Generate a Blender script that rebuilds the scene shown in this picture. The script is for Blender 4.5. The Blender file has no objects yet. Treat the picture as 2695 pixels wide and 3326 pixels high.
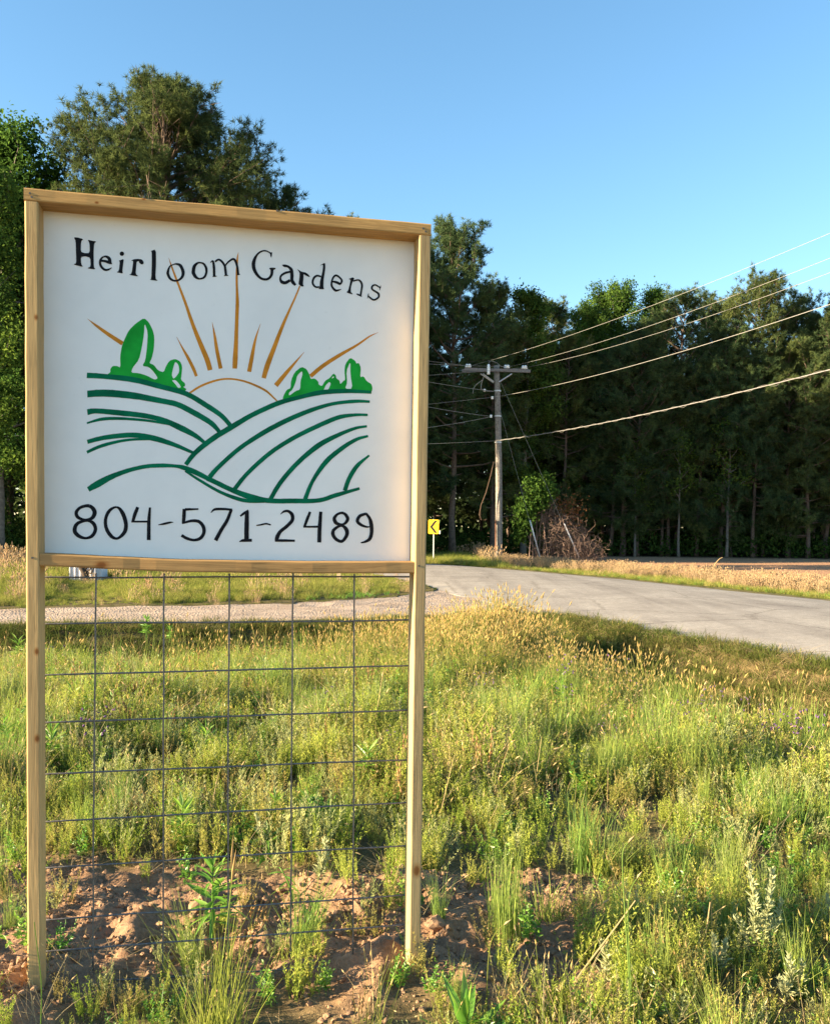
import bpy, math, random
import numpy as np
from mathutils import Vector, Matrix, geometry

# ------------------------------------------------------------------ camera, sky, sun, exposure
sc = bpy.context.scene
F, PX, PY = 2900.0, 1347.5, 1796.0            # focal length and principal point in photo pixels (2695 x 3326)
TILT, ROLL = math.radians(-1.6), math.radians(0.7)
CAM = np.array([0.0, 0.0, 1.4])
_f = np.array([0, math.cos(TILT), math.sin(TILT)]); _r0 = np.array([1.0, 0, 0]); _u0 = np.cross(_r0, _f)
_r = _r0 * math.cos(ROLL) + _u0 * math.sin(ROLL)
_u = _u0 * math.cos(ROLL) - _r0 * math.sin(ROLL)
cam = bpy.data.cameras.new('camera'); camo = bpy.data.objects.new('camera', cam)
sc.collection.objects.link(camo); sc.camera = camo
cam.sensor_fit = 'VERTICAL'; cam.sensor_height = 36.0; cam.lens = F / 3326 * 36.0
cam.shift_y = (PY - 1663.0) / 3326.0
cam.clip_start = 0.05; cam.clip_end = 3000
camo.matrix_world = Matrix((( _r[0], _u[0], -_f[0], CAM[0]), (_r[1], _u[1], -_f[1], CAM[1]),
                            (_r[2], _u[2], -_f[2], CAM[2]), (0, 0, 0, 1)))

SUN_AZ = math.radians(-15.0)     # sun stands to the left and a little behind the camera, nearly in the board's own plane
SUN_EL = math.radians(15.5)
to_sun = Vector((-math.cos(SUN_AZ) * math.cos(SUN_EL), math.sin(SUN_AZ) * math.cos(SUN_EL), math.sin(SUN_EL)))
world = bpy.data.worlds.new('World'); sc.world = world; world.use_nodes = True
wn = world.node_tree; bg = wn.nodes['Background']
sky = wn.nodes.new('ShaderNodeTexSky'); sky.sky_type = 'NISHITA'; sky.sun_disc = False
sky.sun_elevation = SUN_EL
sky.sun_rotation = math.radians(-90) + SUN_AZ
sky.altitude = 0; sky.air_density = 1.0; sky.dust_density = 0.2; sky.ozone_density = 2.0
hs = wn.nodes.new('ShaderNodeHueSaturation'); hs.inputs['Saturation'].default_value = 1.12; hs.inputs['Hue'].default_value = 0.492
wn.links.new(sky.outputs[0], hs.inputs['Color']); wn.links.new(hs.outputs[0], bg.inputs[0]); bg.inputs[1].default_value = 0.066
sun = bpy.data.lights.new('sun', 'SUN'); suno = bpy.data.objects.new('sun', sun); sc.collection.objects.link(suno)
sun.energy = 5.0; sun.angle = math.radians(0.6); sun.color = (1.0, 0.80, 0.52)
suno.rotation_euler = to_sun.to_track_quat('Z', 'Y').to_euler()
sc.view_settings.view_transform = 'Standard'; sc.view_settings.look = 'None'
sc.view_settings.exposure = 2.4; sc.view_settings.gamma = 1.0
sc.render.engine = 'CYCLES'
sc.cycles.max_bounces = 8; sc.cycles.transparent_max_bounces = 8

# ------------------------------------------------------------------ helpers
def ray(px, py): return _f + (px - PX) / F * _r - (py - PY) / F * _u
def onz(px, py, z=0.0):
    d = ray(px, py); return CAM + d * ((z - CAM[2]) / d[2])
def ony(px, py, y):
    d = ray(px, py); return CAM + d * (y / d[1])

COL = sc.collection
def tag(o, label=None, cat=None, group=None, kind=None):
    if label: o['label'] = label
    if cat: o['category'] = cat
    if group: o['group'] = group
    if kind: o['kind'] = kind
    return o
def empty(name, loc=(0, 0, 0), rz=0.0):
    o = bpy.data.objects.new(name, None); o.empty_display_size = 0.2
    COL.objects.link(o); o.location = loc; o.rotation_euler = (0, 0, rz); return o

def make_mesh(name, V, faces, mats=(), midx=None, attr=None, smooth=False):
    """faces: list of int arrays (n,3) / (n,4); attr: dict name -> (nverts,) or (nverts,4)"""
    me = bpy.data.meshes.new(name)
    V = np.asarray(V, dtype=np.float32).reshape(-1, 3)
    faces = [np.asarray(f, dtype=np.int32) for f in faces if len(f)]
    loops = np.concatenate([f.ravel() for f in faces]) if faces else np.zeros(0, np.int32)
    tot = np.concatenate([np.full(len(f), f.shape[1], np.int32) for f in faces]) if faces else np.zeros(0, np.int32)
    start = np.concatenate([[0], np.cumsum(tot)[:-1]]).astype(np.int32) if len(tot) else tot
    me.vertices.add(len(V)); me.vertices.foreach_set('co', V.ravel())
    me.loops.add(len(loops)); me.loops.foreach_set('vertex_index', loops)
    me.polygons.add(len(tot)); me.polygons.foreach_set('loop_start', start)
    try: me.polygons.foreach_set('loop_total', tot)
    except Exception: pass
    if midx is not None: me.polygons.foreach_set('material_index', np.asarray(midx, np.int32))
    me.polygons.foreach_set('use_smooth', np.full(len(tot), bool(smooth)))
    for m in mats: me.materials.append(m)
    me.update(calc_edges=True); me.validate()
    if attr:
        for k, a in attr.items():
            a = np.asarray(a, np.float32)
            if a.ndim == 1:
                at = me.attributes.new(k, 'FLOAT', 'POINT'); at.data.foreach_set('value', a)
            else:
                at = me.attributes.new(k, 'FLOAT_COLOR', 'POINT'); at.data.foreach_set('color', a.ravel())
    return me
def put(name, me, parent=None, loc=None):
    o = bpy.data.objects.new(name, me); COL.objects.link(o)
    if parent is not None: o.parent = parent
    if loc is not None: o.location = loc
    return o

class MB:
    """collects geometry for one mesh"""
    def __init__(s): s.V = []; s.T = []; s.Q = []; s.n = 0; s.A = []; s.mt = []; s.mq = []
    def add(s, V, T=None, Q=None, a=1.0, m=0):
        V = np.asarray(V, float).reshape(-1, 3)
        if T is not None and len(T): T = np.asarray(T); s.T.append(T + s.n); s.mt.append(np.full(len(T), m))
        if Q is not None and len(Q): Q = np.asarray(Q); s.Q.append(Q + s.n); s.mq.append(np.full(len(Q), m))
        s.V.append(V); s.n += len(V)
        s.A.append(np.broadcast_to(np.asarray(a, float), (len(V),)).copy())
    def box(s, c, size, rot=None, m=0):
        x, y, z = [k / 2 for k in size]
        V = np.array([(sx * x, sy * y, sz * z) for sx in (-1, 1) for sy in (-1, 1) for sz in (-1, 1)])
        if rot is not None: V = V @ np.array(rot).T
        s.add(V + np.array(c), Q=[(0, 1, 3, 2), (4, 6, 7, 5), (0, 4, 5, 1), (2, 3, 7, 6), (0, 2, 6, 4), (1, 5, 7, 3)], m=m)
    def tube(s, P, R, k=6, cap=True, m=0, a=1.0):
        P = np.asarray(P, float); n = len(P); R = np.broadcast_to(np.asarray(R, float), (n,))
        D = np.gradient(P, axis=0); D /= np.linalg.norm(D, axis=1, keepdims=True) + 1e-9
        ref = np.array([0.31, 0.17, 0.94]) if abs(D[0][2]) < 0.8 else np.array([1.0, 0.1, 0.0])
        U = np.cross(D, ref); U /= np.linalg.norm(U, axis=1, keepdims=True) + 1e-9
        W = np.cross(D, U)
        ang = np.arange(k) * 2 * math.pi / k
        V = P[:, None] + R[:, None, None] * (np.cos(ang)[None, :, None] * U[:, None] + np.sin(ang)[None, :, None] * W[:, None])
        i = np.arange(n - 1)[:, None]; j = np.arange(k)[None]
        Q = np.stack([i * k + j, i * k + (j + 1) % k, (i + 1) * k + (j + 1) % k, (i + 1) * k + j], -1).reshape(-1, 4)
        V = V.reshape(-1, 3); T = []
        if cap:
            V = np.concatenate([V, P[:1], P[-1:]]); c0 = n * k
            T = [(c0, (q + 1) % k, q) for q in range(k)] + [(c0 + 1, (n - 1) * k + q, (n - 1) * k + (q + 1) % k) for q in range(k)]
        s.add(V, T=T, Q=Q, m=m, a=a)
    def mesh(s, name, mats, smooth=False, attr='tint'):
        V = np.concatenate(s.V); fs = []; mi = []
        if s.T: fs.append(np.concatenate(s.T)); mi.append(np.concatenate(s.mt))
        if s.Q: fs.append(np.concatenate(s.Q)); mi.append(np.concatenate(s.mq))
        return make_mesh(name, V, fs, mats, np.concatenate(mi), {attr: np.concatenate(s.A)} if attr else None, smooth)
    def build(s, name, mats, parent=None, smooth=False, loc=None):
        return put(name, s.mesh(name, mats, smooth), parent, loc)

def unit(v): return v / (np.linalg.norm(v, axis=-1, keepdims=True) + 1e-9)
def rdirs(rng, n): return unit(rng.normal(size=(n, 3)))

def blades(mb, rng, base, az, lean, L, w, droop=0.3, seg=3, m=0, a=1.0, tipw=0.12):
    """N tapering grass blades: base (N,3), az, lean, L, w arrays"""
    base = np.asarray(base, float); N = len(base)
    az, lean, L, w, droop = [np.broadcast_to(np.asarray(q, float), (N,)) for q in (az, lean, L, w, droop)]
    t = np.linspace(0, 1, seg + 1)[None, :]
    out = (np.sin(lean)[:, None] * t + droop[:, None] * t ** 2.2) * L[:, None]
    up = (np.cos(lean)[:, None] * t - 0.45 * droop[:, None] * t ** 2.5) * L[:, None]
    c = base[:, None] + np.stack([np.cos(az)[:, None] * out, np.sin(az)[:, None] * out, up], -1)
    fa = az + math.pi / 2 + rng.normal(0, 0.7, N)
    ww = (w[:, None] * (1 - (1 - tipw) * t ** 1.5)) / 2
    side = np.stack([np.cos(fa), np.sin(fa), np.zeros(N)], -1)[:, None] * ww[..., None]
    V = np.stack([c - side, c + side], 2).reshape(N, -1, 3)
    k = (seg + 1) * 2
    q = np.array([(2 * i, 2 * i + 1, 2 * i + 3, 2 * i + 2) for i in range(seg)])
    Q = (np.arange(N)[:, None, None] * k + q[None]).reshape(-1, 4)
    aa = np.repeat(np.broadcast_to(np.asarray(a, float), (N,)), k)
    mb.add(V.reshape(-1, 3), Q=Q, a=aa, m=m)
    return c[:, -1], c[:, -1] - c[:, -2]

def leaves(mb, rng, base, d, L, w, a=1.0, m=0, fold=0.25, nrm=None):
    """N pointed leaves, two triangles-quads each folded on the midrib"""
    base = np.asarray(base, float); N = len(base); d = unit(np.asarray(d, float))
    L = np.broadcast_to(np.asarray(L, float), (N,))[:, None]; w = np.broadcast_to(np.asarray(w, float), (N,))[:, None]
    up = rdirs(rng, N) if nrm is None else unit(nrm + 0.35 * rng.normal(size=(N, 3)))
    s = unit(np.cross(d, up)); n = np.cross(s, d)
    mid = base + d * L * 0.45
    V = np.stack([base, mid - s * w / 2 + n * w * fold, base + d * L, mid + s * w / 2 + n * w * fold], 1)
    i = np.arange(N)[:, None] * 4
    T = np.concatenate([i + np.array([[0, 2, 1]]), i + np.array([[0, 3, 2]])])
    mb.add(V.reshape(-1, 3), T=T, a=np.repeat(np.broadcast_to(np.asarray(a, float), (N,)), 4), m=m)

def _hash(ix, iy, seed):
    h = (ix.astype(np.int64) * 374761393 + iy.astype(np.int64) * 668265263 + seed * 1442695041) & 0x7fffffff
    h = ((h ^ (h >> 13)) * 1274126177) & 0x7fffffff
    return ((h ^ (h >> 16)) & 0xffff) / 65535.0
def vnoise(x, y, s, seed=0):
    x = np.asarray(x, float) / s; y = np.asarray(y, float) / s
    ix, iy = np.floor(x), np.floor(y); fx, fy = x - ix, y - iy
    fx = fx * fx * (3 - 2 * fx); fy = fy * fy * (3 - 2 * fy)
    a, b = _hash(ix, iy, seed), _hash(ix + 1, iy, seed); c, d = _hash(ix, iy + 1, seed), _hash(ix + 1, iy + 1, seed)
    return (a * (1 - fx) + b * fx) * (1 - fy) + (c * (1 - fx) + d * fx) * fy
def sstep(a, b, x):
    t = np.clip((np.asarray(x, float) - a) / (b - a), 0, 1); return t * t * (3 - 2 * t)

# ------------------------------------------------------------------ materials
def mat(name):
    m = bpy.data.materials.new(name); m.use_nodes = True
    nt = m.node_tree; b = nt.nodes['Principled BSDF']; return m, nt, b
def N(nt, t, **kw):
    n = nt.nodes.new(t)
    for k, v in kw.items(): setattr(n, k, v)
    return n
def ramp(nt, stops, fac=None):
    r = N(nt, 'ShaderNodeValToRGB'); e = r.color_ramp.elements
    while len(e) < len(stops): e.new(0.5)
    for el, (p, c) in zip(e, stops): el.position = p; el.color = tuple(c) + (1.0,)
    if fac is not None: nt.links.new(fac, r.inputs[0])
    return r
def noise(nt, scale, detail=4, vec=None, rough=0.55):
    n = N(nt, 'ShaderNodeTexNoise'); n.inputs['Scale'].default_value = scale
    n.inputs['Detail'].default_value = detail; n.inputs['Roughness'].default_value = rough
    if vec is not None: nt.links.new(vec, n.inputs['Vector'])
    return n
def mul(nt, c1, c2, fac=1.0):
    x = N(nt, 'ShaderNodeMix', data_type='RGBA', blend_type='MULTIPLY'); x.inputs[0].default_value = fac
    nt.links.new(c1, x.inputs[6]); nt.links.new(c2, x.inputs[7]); return x.outputs[2]
def bump(nt, b, h, strength=0.3, dist=0.01):
    n = N(nt, 'ShaderNodeBump'); n.inputs['Strength'].default_value = strength; n.inputs['Distance'].default_value = dist
    nt.links.new(h, n.inputs['Height']); nt.links.new(n.outputs[0], b.inputs['Normal'])
def plain(name, col, rough=0.7, metal=0.0, nscale=40, var=0.25, spec=0.3):
    m, nt, b = mat(name); tc = N(nt, 'ShaderNodeTexCoord')
    n = noise(nt, nscale, 5, tc.outputs['Object'])
    c = np.array(col); r = ramp(nt, [(0.3, c * (1 - var)), (0.7, np.minimum(c * (1 + var), 1))], n.outputs[0])
    nt.links.new(r.outputs[0], b.inputs['Base Color'])
    b.inputs['Roughness'].default_value = rough; b.inputs['Metallic'].default_value = metal
    b.inputs['Specular IOR Level'].default_value = spec
    bump(nt, b, n.outputs[0], 0.15, 0.003); return m
def leaf_mat(name, c1, c2, trans=0.4, tint=True, spec=0.0, c3=None):
    """thin leaf: diffuse and translucent, colour varied per plant (Object Info random) and per leaf (tint attribute)"""
    m, nt, b = mat(name); nt.nodes.remove(b); out = [n for n in nt.nodes if n.type == 'OUTPUT_MATERIAL'][0]
    oi = N(nt, 'ShaderNodeObjectInfo')
    stops = [(0.0, c1), (1.0, c2)] if c3 is None else [(0.0, c1), (0.5, c2), (1.0, c3)]
    r = ramp(nt, stops, oi.outputs['Random']); col = r.outputs[0]
    if tint:
        at = N(nt, 'ShaderNodeAttribute', attribute_name='tint')
        cm = N(nt, 'ShaderNodeCombineColor')
        p1 = N(nt, 'ShaderNodeMath', operation='POWER'); p1.inputs[1].default_value = 1.25
        p2 = N(nt, 'ShaderNodeMath', operation='POWER'); p2.inputs[1].default_value = 0.7
        nt.links.new(at.outputs['Fac'], p1.inputs[0]); nt.links.new(at.outputs['Fac'], p2.inputs[0])
        nt.links.new(p1.outputs[0], cm.inputs[0]); nt.links.new(at.outputs['Fac'], cm.inputs[1]); nt.links.new(p2.outputs[0], cm.inputs[2])
        col = mul(nt, col, cm.outputs[0])
    d = N(nt, 'ShaderNodeBsdfDiffuse'); t = N(nt, 'ShaderNodeBsdfTranslucent'); mx = N(nt, 'ShaderNodeMixShader')
    mx.inputs[0].default_value = trans
    nt.links.new(col, d.inputs[0]); nt.links.new(col, t.inputs[0])
    nt.links.new(d.outputs[0], mx.inputs[1]); nt.links.new(t.outputs[0], mx.inputs[2])
    last = mx.outputs[0]
    if spec:
        g = N(nt, 'ShaderNodeBsdfGlossy'); g.inputs['Roughness'].default_value = 0.45; g.inputs[0].default_value = (1, 1, 1, 1)
        m2 = N(nt, 'ShaderNodeMixShader'); m2.inputs[0].default_value = spec
        nt.links.new(last, m2.inputs[1]); nt.links.new(g.outputs[0], m2.inputs[2]); last = m2.outputs[0]
    nt.links.new(last, out.inputs[0]); return m
def wood(name, axis, base=(0.42, 0.27, 0.12), knots=(), seed=0.0, mist=()):
    """yellow treated pine, grain along an axis; knots = (x, z, r) in the sign's own frame"""
    m, nt, b = mat(name); tc = N(nt, 'ShaderNodeTexCoord')
    mp = N(nt, 'ShaderNodeMapping'); sv = [38, 38, 38]; sv[axis] = 1.6
    mp.inputs['Scale'].default_value = sv; mp.inputs['Location'].default_value = (seed, seed * 1.7, seed * 0.6)
    nt.links.new(tc.outputs['Object'], mp.inputs[0])
    g = noise(nt, 1.0, 6, mp.outputs[0], 0.6); g.inputs['Distortion'].default_value = 0.6
    mp2 = N(nt, 'ShaderNodeMapping'); sv2 = [260, 260, 260]; sv2[axis] = 7
    mp2.inputs['Scale'].default_value = sv2; nt.links.new(tc.outputs['Object'], mp2.inputs[0])
    g2 = noise(nt, 1.0, 3, mp2.outputs[0])
    c = np.array(base)
    r = ramp(nt, [(0.25, c * 0.6), (0.4, c * 1.02), (0.47, c * 0.78), (0.52, c * 1.08), (0.6, c * 0.86), (0.66, c * 1.1), (0.78, c * 0.66)], g.outputs[0])
    r2 = ramp(nt, [(0.28, (0.68, 0.65, 0.6)), (0.42, (0.98, 0.97, 0.96)), (0.65, (1.08, 1.06, 1.04))], g2.outputs[0])
    col = mul(nt, r.outputs[0], r2.outputs[0])
    big = noise(nt, 2.3, 2, tc.outputs['Object'])
    r3 = ramp(nt, [(0.3, (0.86, 0.86, 0.84)), (0.7, (1.08, 1.06, 1.02))], big.outputs[0])
    col = mul(nt, col, r3.outputs[0])
    for (kx, ky, kz, kr) in knots:
        mpk = N(nt, 'ShaderNodeMapping'); sck = [1 / kr] * 3; sck[axis] = 0.62 / kr
        mpk.inputs['Scale'].default_value = sck
        mpk.inputs['Location'].default_value = tuple(-q * s for q, s in zip((kx, ky, kz), sck))
        nt.links.new(tc.outputs['Object'], mpk.inputs[0])
        wob = N(nt, 'ShaderNodeMix', data_type='VECTOR'); wob.inputs[0].default_value = 0.12
        wn_ = noise(nt, 90, 2, tc.outputs['Object']); nt.links.new(mpk.outputs[0], wob.inputs[4]); nt.links.new(wn_.outputs['Color'], wob.inputs[5])
        ln = N(nt, 'ShaderNodeVectorMath', operation='LENGTH'); nt.links.new(wob.outputs[1], ln.inputs[0])
        rk = ramp(nt, [(0.0, (0.35, 0.2, 0.12)), (0.4, (0.5, 0.32, 0.2)), (0.6, (0.8, 0.68, 0.58)), (1.0, (1, 1, 1))], ln.outputs['Value'])
        col = mul(nt, col, rk.outputs[0])
    nt.links.new(col, b.inputs['Base Color']); b.inputs['Roughness'].default_value = 0.75
    b.inputs['Specular IOR Level'].default_value = 0.2
    bump(nt, b, g2.outputs[0], 0.25, 0.002); return m

# ------------------------------------------------------------------ land: road, driveway, ditches
def spl(P, n):
    P = np.asarray(P, float); t = np.concatenate([[0], np.cumsum(np.linalg.norm(np.diff(P, axis=0), axis=1))])
    tt = np.linspace(0, t[-1], n); Q = np.stack([np.interp(tt, t, P[:, i]) for i in range(P.shape[1])], -1)
    for _ in range(3): Q[1:-1] = (Q[:-2] + 2 * Q[1:-1] + Q[2:]) / 4
    return Q
ROAD_FAR = spl([(17.5, -4), (13.2, 8), (11.0, 13.6), (8.81, 18.9), (7.91, 21.05), (6.63, 24.7), (5.0, 28.6), (3.4, 31.6), (1.9, 34.2), (0.2, 36.3), (-4, 39.2), (-11, 41.2), (-26, 42.8)], 120)
ROAD_NEAR = spl([(10.6, -6), (7.6, 2.5), (5.9, 6.8), (4.66, 9.96), (4.15, 11.2), (3.4, 12.9), (2.45, 14.9), (1.5, 17.1), (0.75, 19.6), (0.3, 22.4), (-1.0, 26.6), (-4.5, 30.2), (-11, 32.4), (-26, 34.0)], 120)
DRIVE_NEAR = spl([(-26, 10.6), (-12, 11.9), (-5.8, 12.52), (-4.6, 12.67), (-2.6, 13.06), (-1.1, 13.55), (0.3, 14.2), (1.2, 14.6), (2.3, 14.9), (3.2, 15.3)], 90)
DRIVE_FAR = spl([(-26, 12.2), (-12, 13.6), (-6.7, 14.5), (-5.5, 15.1), (-3.2, 15.95), (-1.45, 17.0), (-0.3, 18.2), (0.35, 20.2), (0.75, 21.0), (1.6, 21.6)], 90)
def side_dist(P, L):
    """distance from points to polyline, signed: positive on its left side"""
    P = np.asarray(P, float); best = np.full(len(P), 1e9); sg = np.zeros(len(P))
    for a, b in zip(L[:-1], L[1:]):
        ab = b - a; t = np.clip(((P - a) @ ab) / (ab @ ab), 0, 1); q = a + t[:, None] * ab
        d = np.linalg.norm(P - q, axis=1); cr = ab[0] * (P[:, 1] - a[1]) - ab[1] * (P[:, 0] - a[0])
        u = d < best; best = np.where(u, d, best); sg = np.where(u, np.sign(cr), sg)
    return best * sg
def dists(x, y):
    P = np.stack([np.ravel(x), np.ravel(y)], -1)
    rn = side_dist(P, ROAD_NEAR[::2])        # >0: on the camera / island side of the road
    rf = side_dist(P, ROAD_FAR[::2])         # <0: beyond the road
    dn = -side_dist(P, DRIVE_NEAR[::2])      # >0: on the camera side of the driveway
    df = side_dist(P, DRIVE_FAR[::2])        # >0: island side
    return rn, rf, dn, df
def prof(d):
    return np.interp(d, [-1, 0, 0.3, 0.8, 1.4, 1.9, 2.6, 4.0, 6.0, 9.0], [-0.05, -0.006, -0.06, -0.48, -0.92, -0.92, -0.42, -0.2, -0.1, -0.03])
def land(x, y, d=None):
    x = np.ravel(np.asarray(x, float)); y = np.ravel(np.asarray(y, float))
    rn, rf, dn, df = dists(x, y) if d is None else d
    front = (dn > 0) & (rn > 0)
    z = np.where(front, prof(np.minimum(rn, dn)), -0.05)
    cul = np.exp(-(((x - 1.5) / 1.7) ** 2 + ((y - 13.4) / 1.9) ** 2))        # fill over the culvert at the junction
    z = np.where(front, z * (1 - 0.75 * cul), z)
    beyond = rf < 0
    z = np.where(beyond, np.interp(-rf, [0, 0.6, 1.6, 3.0, 8, 60], [-0.006, -0.04, -0.16, -0.16, -0.1, 0.0]), z)
    isl = (df > 0) & (rn > 0) & (dn < 0)
    z = np.where(isl, np.interp(np.minimum(df, rn), [0, 0.4, 1.5, 5], [-0.006, -0.01, 0.03, 0.05]), z)
    und = ((vnoise(x, y, 1.3, 3) - 0.5) * 0.07 + (vnoise(x, y, 0.45, 5) - 0.5) * 0.035) * sstep(0.0, 0.7, np.minimum(np.minimum(np.abs(rn), np.abs(rf)), np.where(np.abs(dn) < np.abs(df), np.abs(dn), np.abs(df))))
    on = (~front & ~beyond & ~isl)
    return np.where(on, -0.06, z + und * np.where(beyond | isl, 0.6, 1.0))
def soil_mask(x, y):
    """bare dug soil round the sign"""
    n = (vnoise(x, y, 0.5, 11) - 0.5) * 0.9 + (vnoise(x, y, 0.16, 12) - 0.5) * 0.4
    m = sstep(4.05, 3.55, y + n * 0.55) * sstep(0.95, 0.5, x + n * 0.35 + (3.2 - y) * 0.15) * sstep(-3.2, -2.6, x)
    fore = sstep(2.62, 2.85, y - n * 0.28 - 0.10 * np.abs(x + 0.2))
    lf = sstep(-0.75, -1.05, x + n * 0.2)
    return np.clip(m * np.maximum(fore, lf), 0, 1)
def mound(x, y):
    g = lambda cx, cy, r, h: h * np.exp(-(((x - cx) / r) ** 2 + ((y - cy) / r) ** 2))
    return g(-0.06, 2.98, 0.2, 0.075) + g(0.2, 2.93, 0.16, 0.03) + g(-1.25, 2.68, 0.2, 0.04) + g(-0.28, 3.55, 0.22, 0.07) + g(-0.95, 3.3, 0.25, 0.045) + g(0.02, 3.65, 0.2, 0.06) - g(-0.22, 3.83, 0.12, 0.09) - g(-0.7, 3.12, 0.17, 0.05) - g(0.42, 3.0, 0.22, 0.03)
def clod(x, y):
    c = 0
    for s, a, k in ((0.18, 0.045, 21), (0.06, 0.03, 22), (0.024, 0.02, 23)):
        v = vnoise(x, y, s, k); c = c + a * (1 - np.abs(2 * v - 1)) ** 1.5
    return c - 0.04
def height(x, y):
    x = np.ravel(np.asarray(x, float)); y = np.ravel(np.asarray(y, float))
    near = (y < 6) & (np.abs(x) < 5)
    z = land(x, y); s = np.where(near, soil_mask(x, y), 0)
    return z + np.where(near, mound(x, y) * np.maximum(s, 0.4) + clod(x, y) * (0.25 + 0.75 * s), 0)
def hz(x, y): return float(height([x], [y])[0])

def graded(a, b, lo, hi, st, g=1.18):
    c = list(np.arange(a, b + 1e-9, st)); s = st; x = a
    left = []
    while x > lo: s = min(s * g, 40); x -= s; left.append(x)
    s = st; x = c[-1]; right = []
    while x < hi: s = min(s * g, 40); x += s; right.append(x)
    return np.array(left[::-1] + c + right)
gx = graded(-1.9, 1.9, -900, 900, 0.02, 1.06); gy = graded(2.2, 4.4, -60, 1500, 0.02, 1.045)
X, Y = np.meshgrid(gx, gy); xf, yf = X.ravel(), Y.ravel()
D = dists(xf, yf); Z = land(xf, yf, D); S = soil_mask(xf, yf) * (yf < 6) * (np.abs(xf) < 5)
near = (yf < 6) & (np.abs(xf) < 5)
Z = Z + np.where(near, mound(xf, yf) * np.maximum(S, 0.4) + clod(xf, yf) * (0.25 + 0.75 * S), 0)
nx, ny = len(gx), len(gy)
i = np.arange(ny - 1)[:, None] * nx + np.arange(nx - 1)[None]
Qg = np.stack([i, i + 1, i + nx + 1, i + nx], -1).reshape(-1, 4)
rn, rf, dn, df = D
gc = np.zeros((len(xf), 4), np.float32); gc[:, 3] = 1
def setc(mask, c):
    mask = np.asarray(mask, float)[:, None]; gc[:, :3] = gc[:, :3] * (1 - mask) + np.array(c)[None] * mask
setc(np.ones(len(xf)), (0.14, 0.115, 0.055))
setc((rf < 0), (0.15, 0.135, 0.06))
fld = sstep(4.2, 5.6, -rf + (vnoise(xf, yf, 2.0, 31) - 0.5) * 1.5) * sstep(3.0, 6.0, xf - 0.12 * (yf - 30)) * sstep(51.5, 49.5, yf) * (rf < 0)
setc(fld, (0.42, 0.245, 0.15))
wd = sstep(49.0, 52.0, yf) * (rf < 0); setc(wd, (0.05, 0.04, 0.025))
sh = ((dn > 0) & (rn > 0)) * sstep(1.1, 0.1, rn) * sstep(3.0, 4.0, xf + 0.5 * vnoise(xf, yf, 0.7, 33)); setc(sh * 0.8, (0.17, 0.12, 0.06))
setc(S, (0.29, 0.18, 0.11))
m_ground, nt, b = mat('ground_soil')
at = N(nt, 'ShaderNodeAttribute', attribute_name='gcol'); tc = N(nt, 'ShaderNodeTexCoord')
n1 = noise(nt, 9, 8, tc.outputs['Object'], 0.65); n2 = noise(nt, 90, 4, tc.outputs['Object'], 0.7)
r1 = ramp(nt, [(0.3, (0.62, 0.6, 0.58)), (0.7, (1.25, 1.22, 1.2))], n1.outputs[0]); r2 = ramp(nt, [(0.3, (0.7, 0.68, 0.66)), (0.7, (1.2, 1.2, 1.18))], n2.outputs[0])
nt.links.new(mul(nt, mul(nt, at.outputs['Color'], r1.outputs[0]), r2.outputs[0]), b.inputs['Base Color'])
b.inputs['Roughness'].default_value = 0.95; b.inputs['Specular IOR Level'].default_value = 0.1
bump(nt, b, n2.outputs[0], 0.6, 0.01)
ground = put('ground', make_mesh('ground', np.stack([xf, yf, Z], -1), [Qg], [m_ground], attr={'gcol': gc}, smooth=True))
tag(ground, kind='structure')

def strip(A, B, nacr, zf, name, m):
    n = min(len(A), len(B)); A, B = spl(A, n), spl(B, n)
    t = np.linspace(0, 1, nacr)[None, :, None]; P = A[:, None] * (1 - t) + B[:, None] * t
    z = zf(P[..., 0], P[..., 1], t[..., 0] + 0 * P[..., 0])
    V = np.concatenate([P, z[..., None]], -1)
    lo = V[:, [0, -1]].copy(); lo[..., 2] = -0.12
    V = np.concatenate([lo[:, :1], V, lo[:, 1:]], 1); k = nacr + 2
    i = np.arange(n - 1)[:, None] * k + np.arange(k - 1)[None]
    Q = np.stack([i, i + 1, i + k + 1, i + k], -1).reshape(-1, 4)
    if np.cross(np.append(B[0] - A[0], 0), np.append(A[1] - A[0], 0))[2] < 0: Q = Q[:, ::-1]
    o = put(name, make_mesh(name, V.reshape(-1, 3), [Q], [m], smooth=False)); return o
m_road, nt, b = mat('worn_asphalt'); tc = N(nt, 'ShaderNodeTexCoord')
n1 = noise(nt, 0.7, 5, tc.outputs['Object']); n2 = noise(nt, 55, 3, tc.outputs['Object'], 0.8); n3 = noise(nt, 220, 2, tc.outputs['Object'], 0.8)
r1 = ramp(nt, [(0.3, (0.25, 0.225, 0.20)), (0.7, (0.35, 0.32, 0.285))], n1.outputs[0])
mpr = N(nt, 'ShaderNodeMapping'); mpr.inputs['Rotation'].default_value = (0, 0, math.radians(-26)); mpr.inputs['Scale'].default_value = (1.6, 0.12, 1); nt.links.new(tc.outputs['Object'], mpr.inputs[0])
n4 = noise(nt, 1.0, 5, mpr.outputs[0], 0.6); r4 = ramp(nt, [(0.32, (0.80, 0.79, 0.79)), (0.5, (1, 1, 1)), (0.68, (1.1, 1.1, 1.09))], n4.outputs[0])
n5 = noise(nt, 9, 6, tc.outputs['Object'], 0.75); r5 = ramp(nt, [(0.3, (0.78, 0.77, 0.76)), (0.7, (1.14, 1.14, 1.13))], n5.outputs[0])
vc = N(nt, 'ShaderNodeTexVoronoi', feature='DISTANCE_TO_EDGE'); vc.inputs['Scale'].default_value = 0.45; wv = N(nt, 'ShaderNodeMix', data_type='VECTOR'); wv.inputs[0].default_value = 0.25
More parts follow.
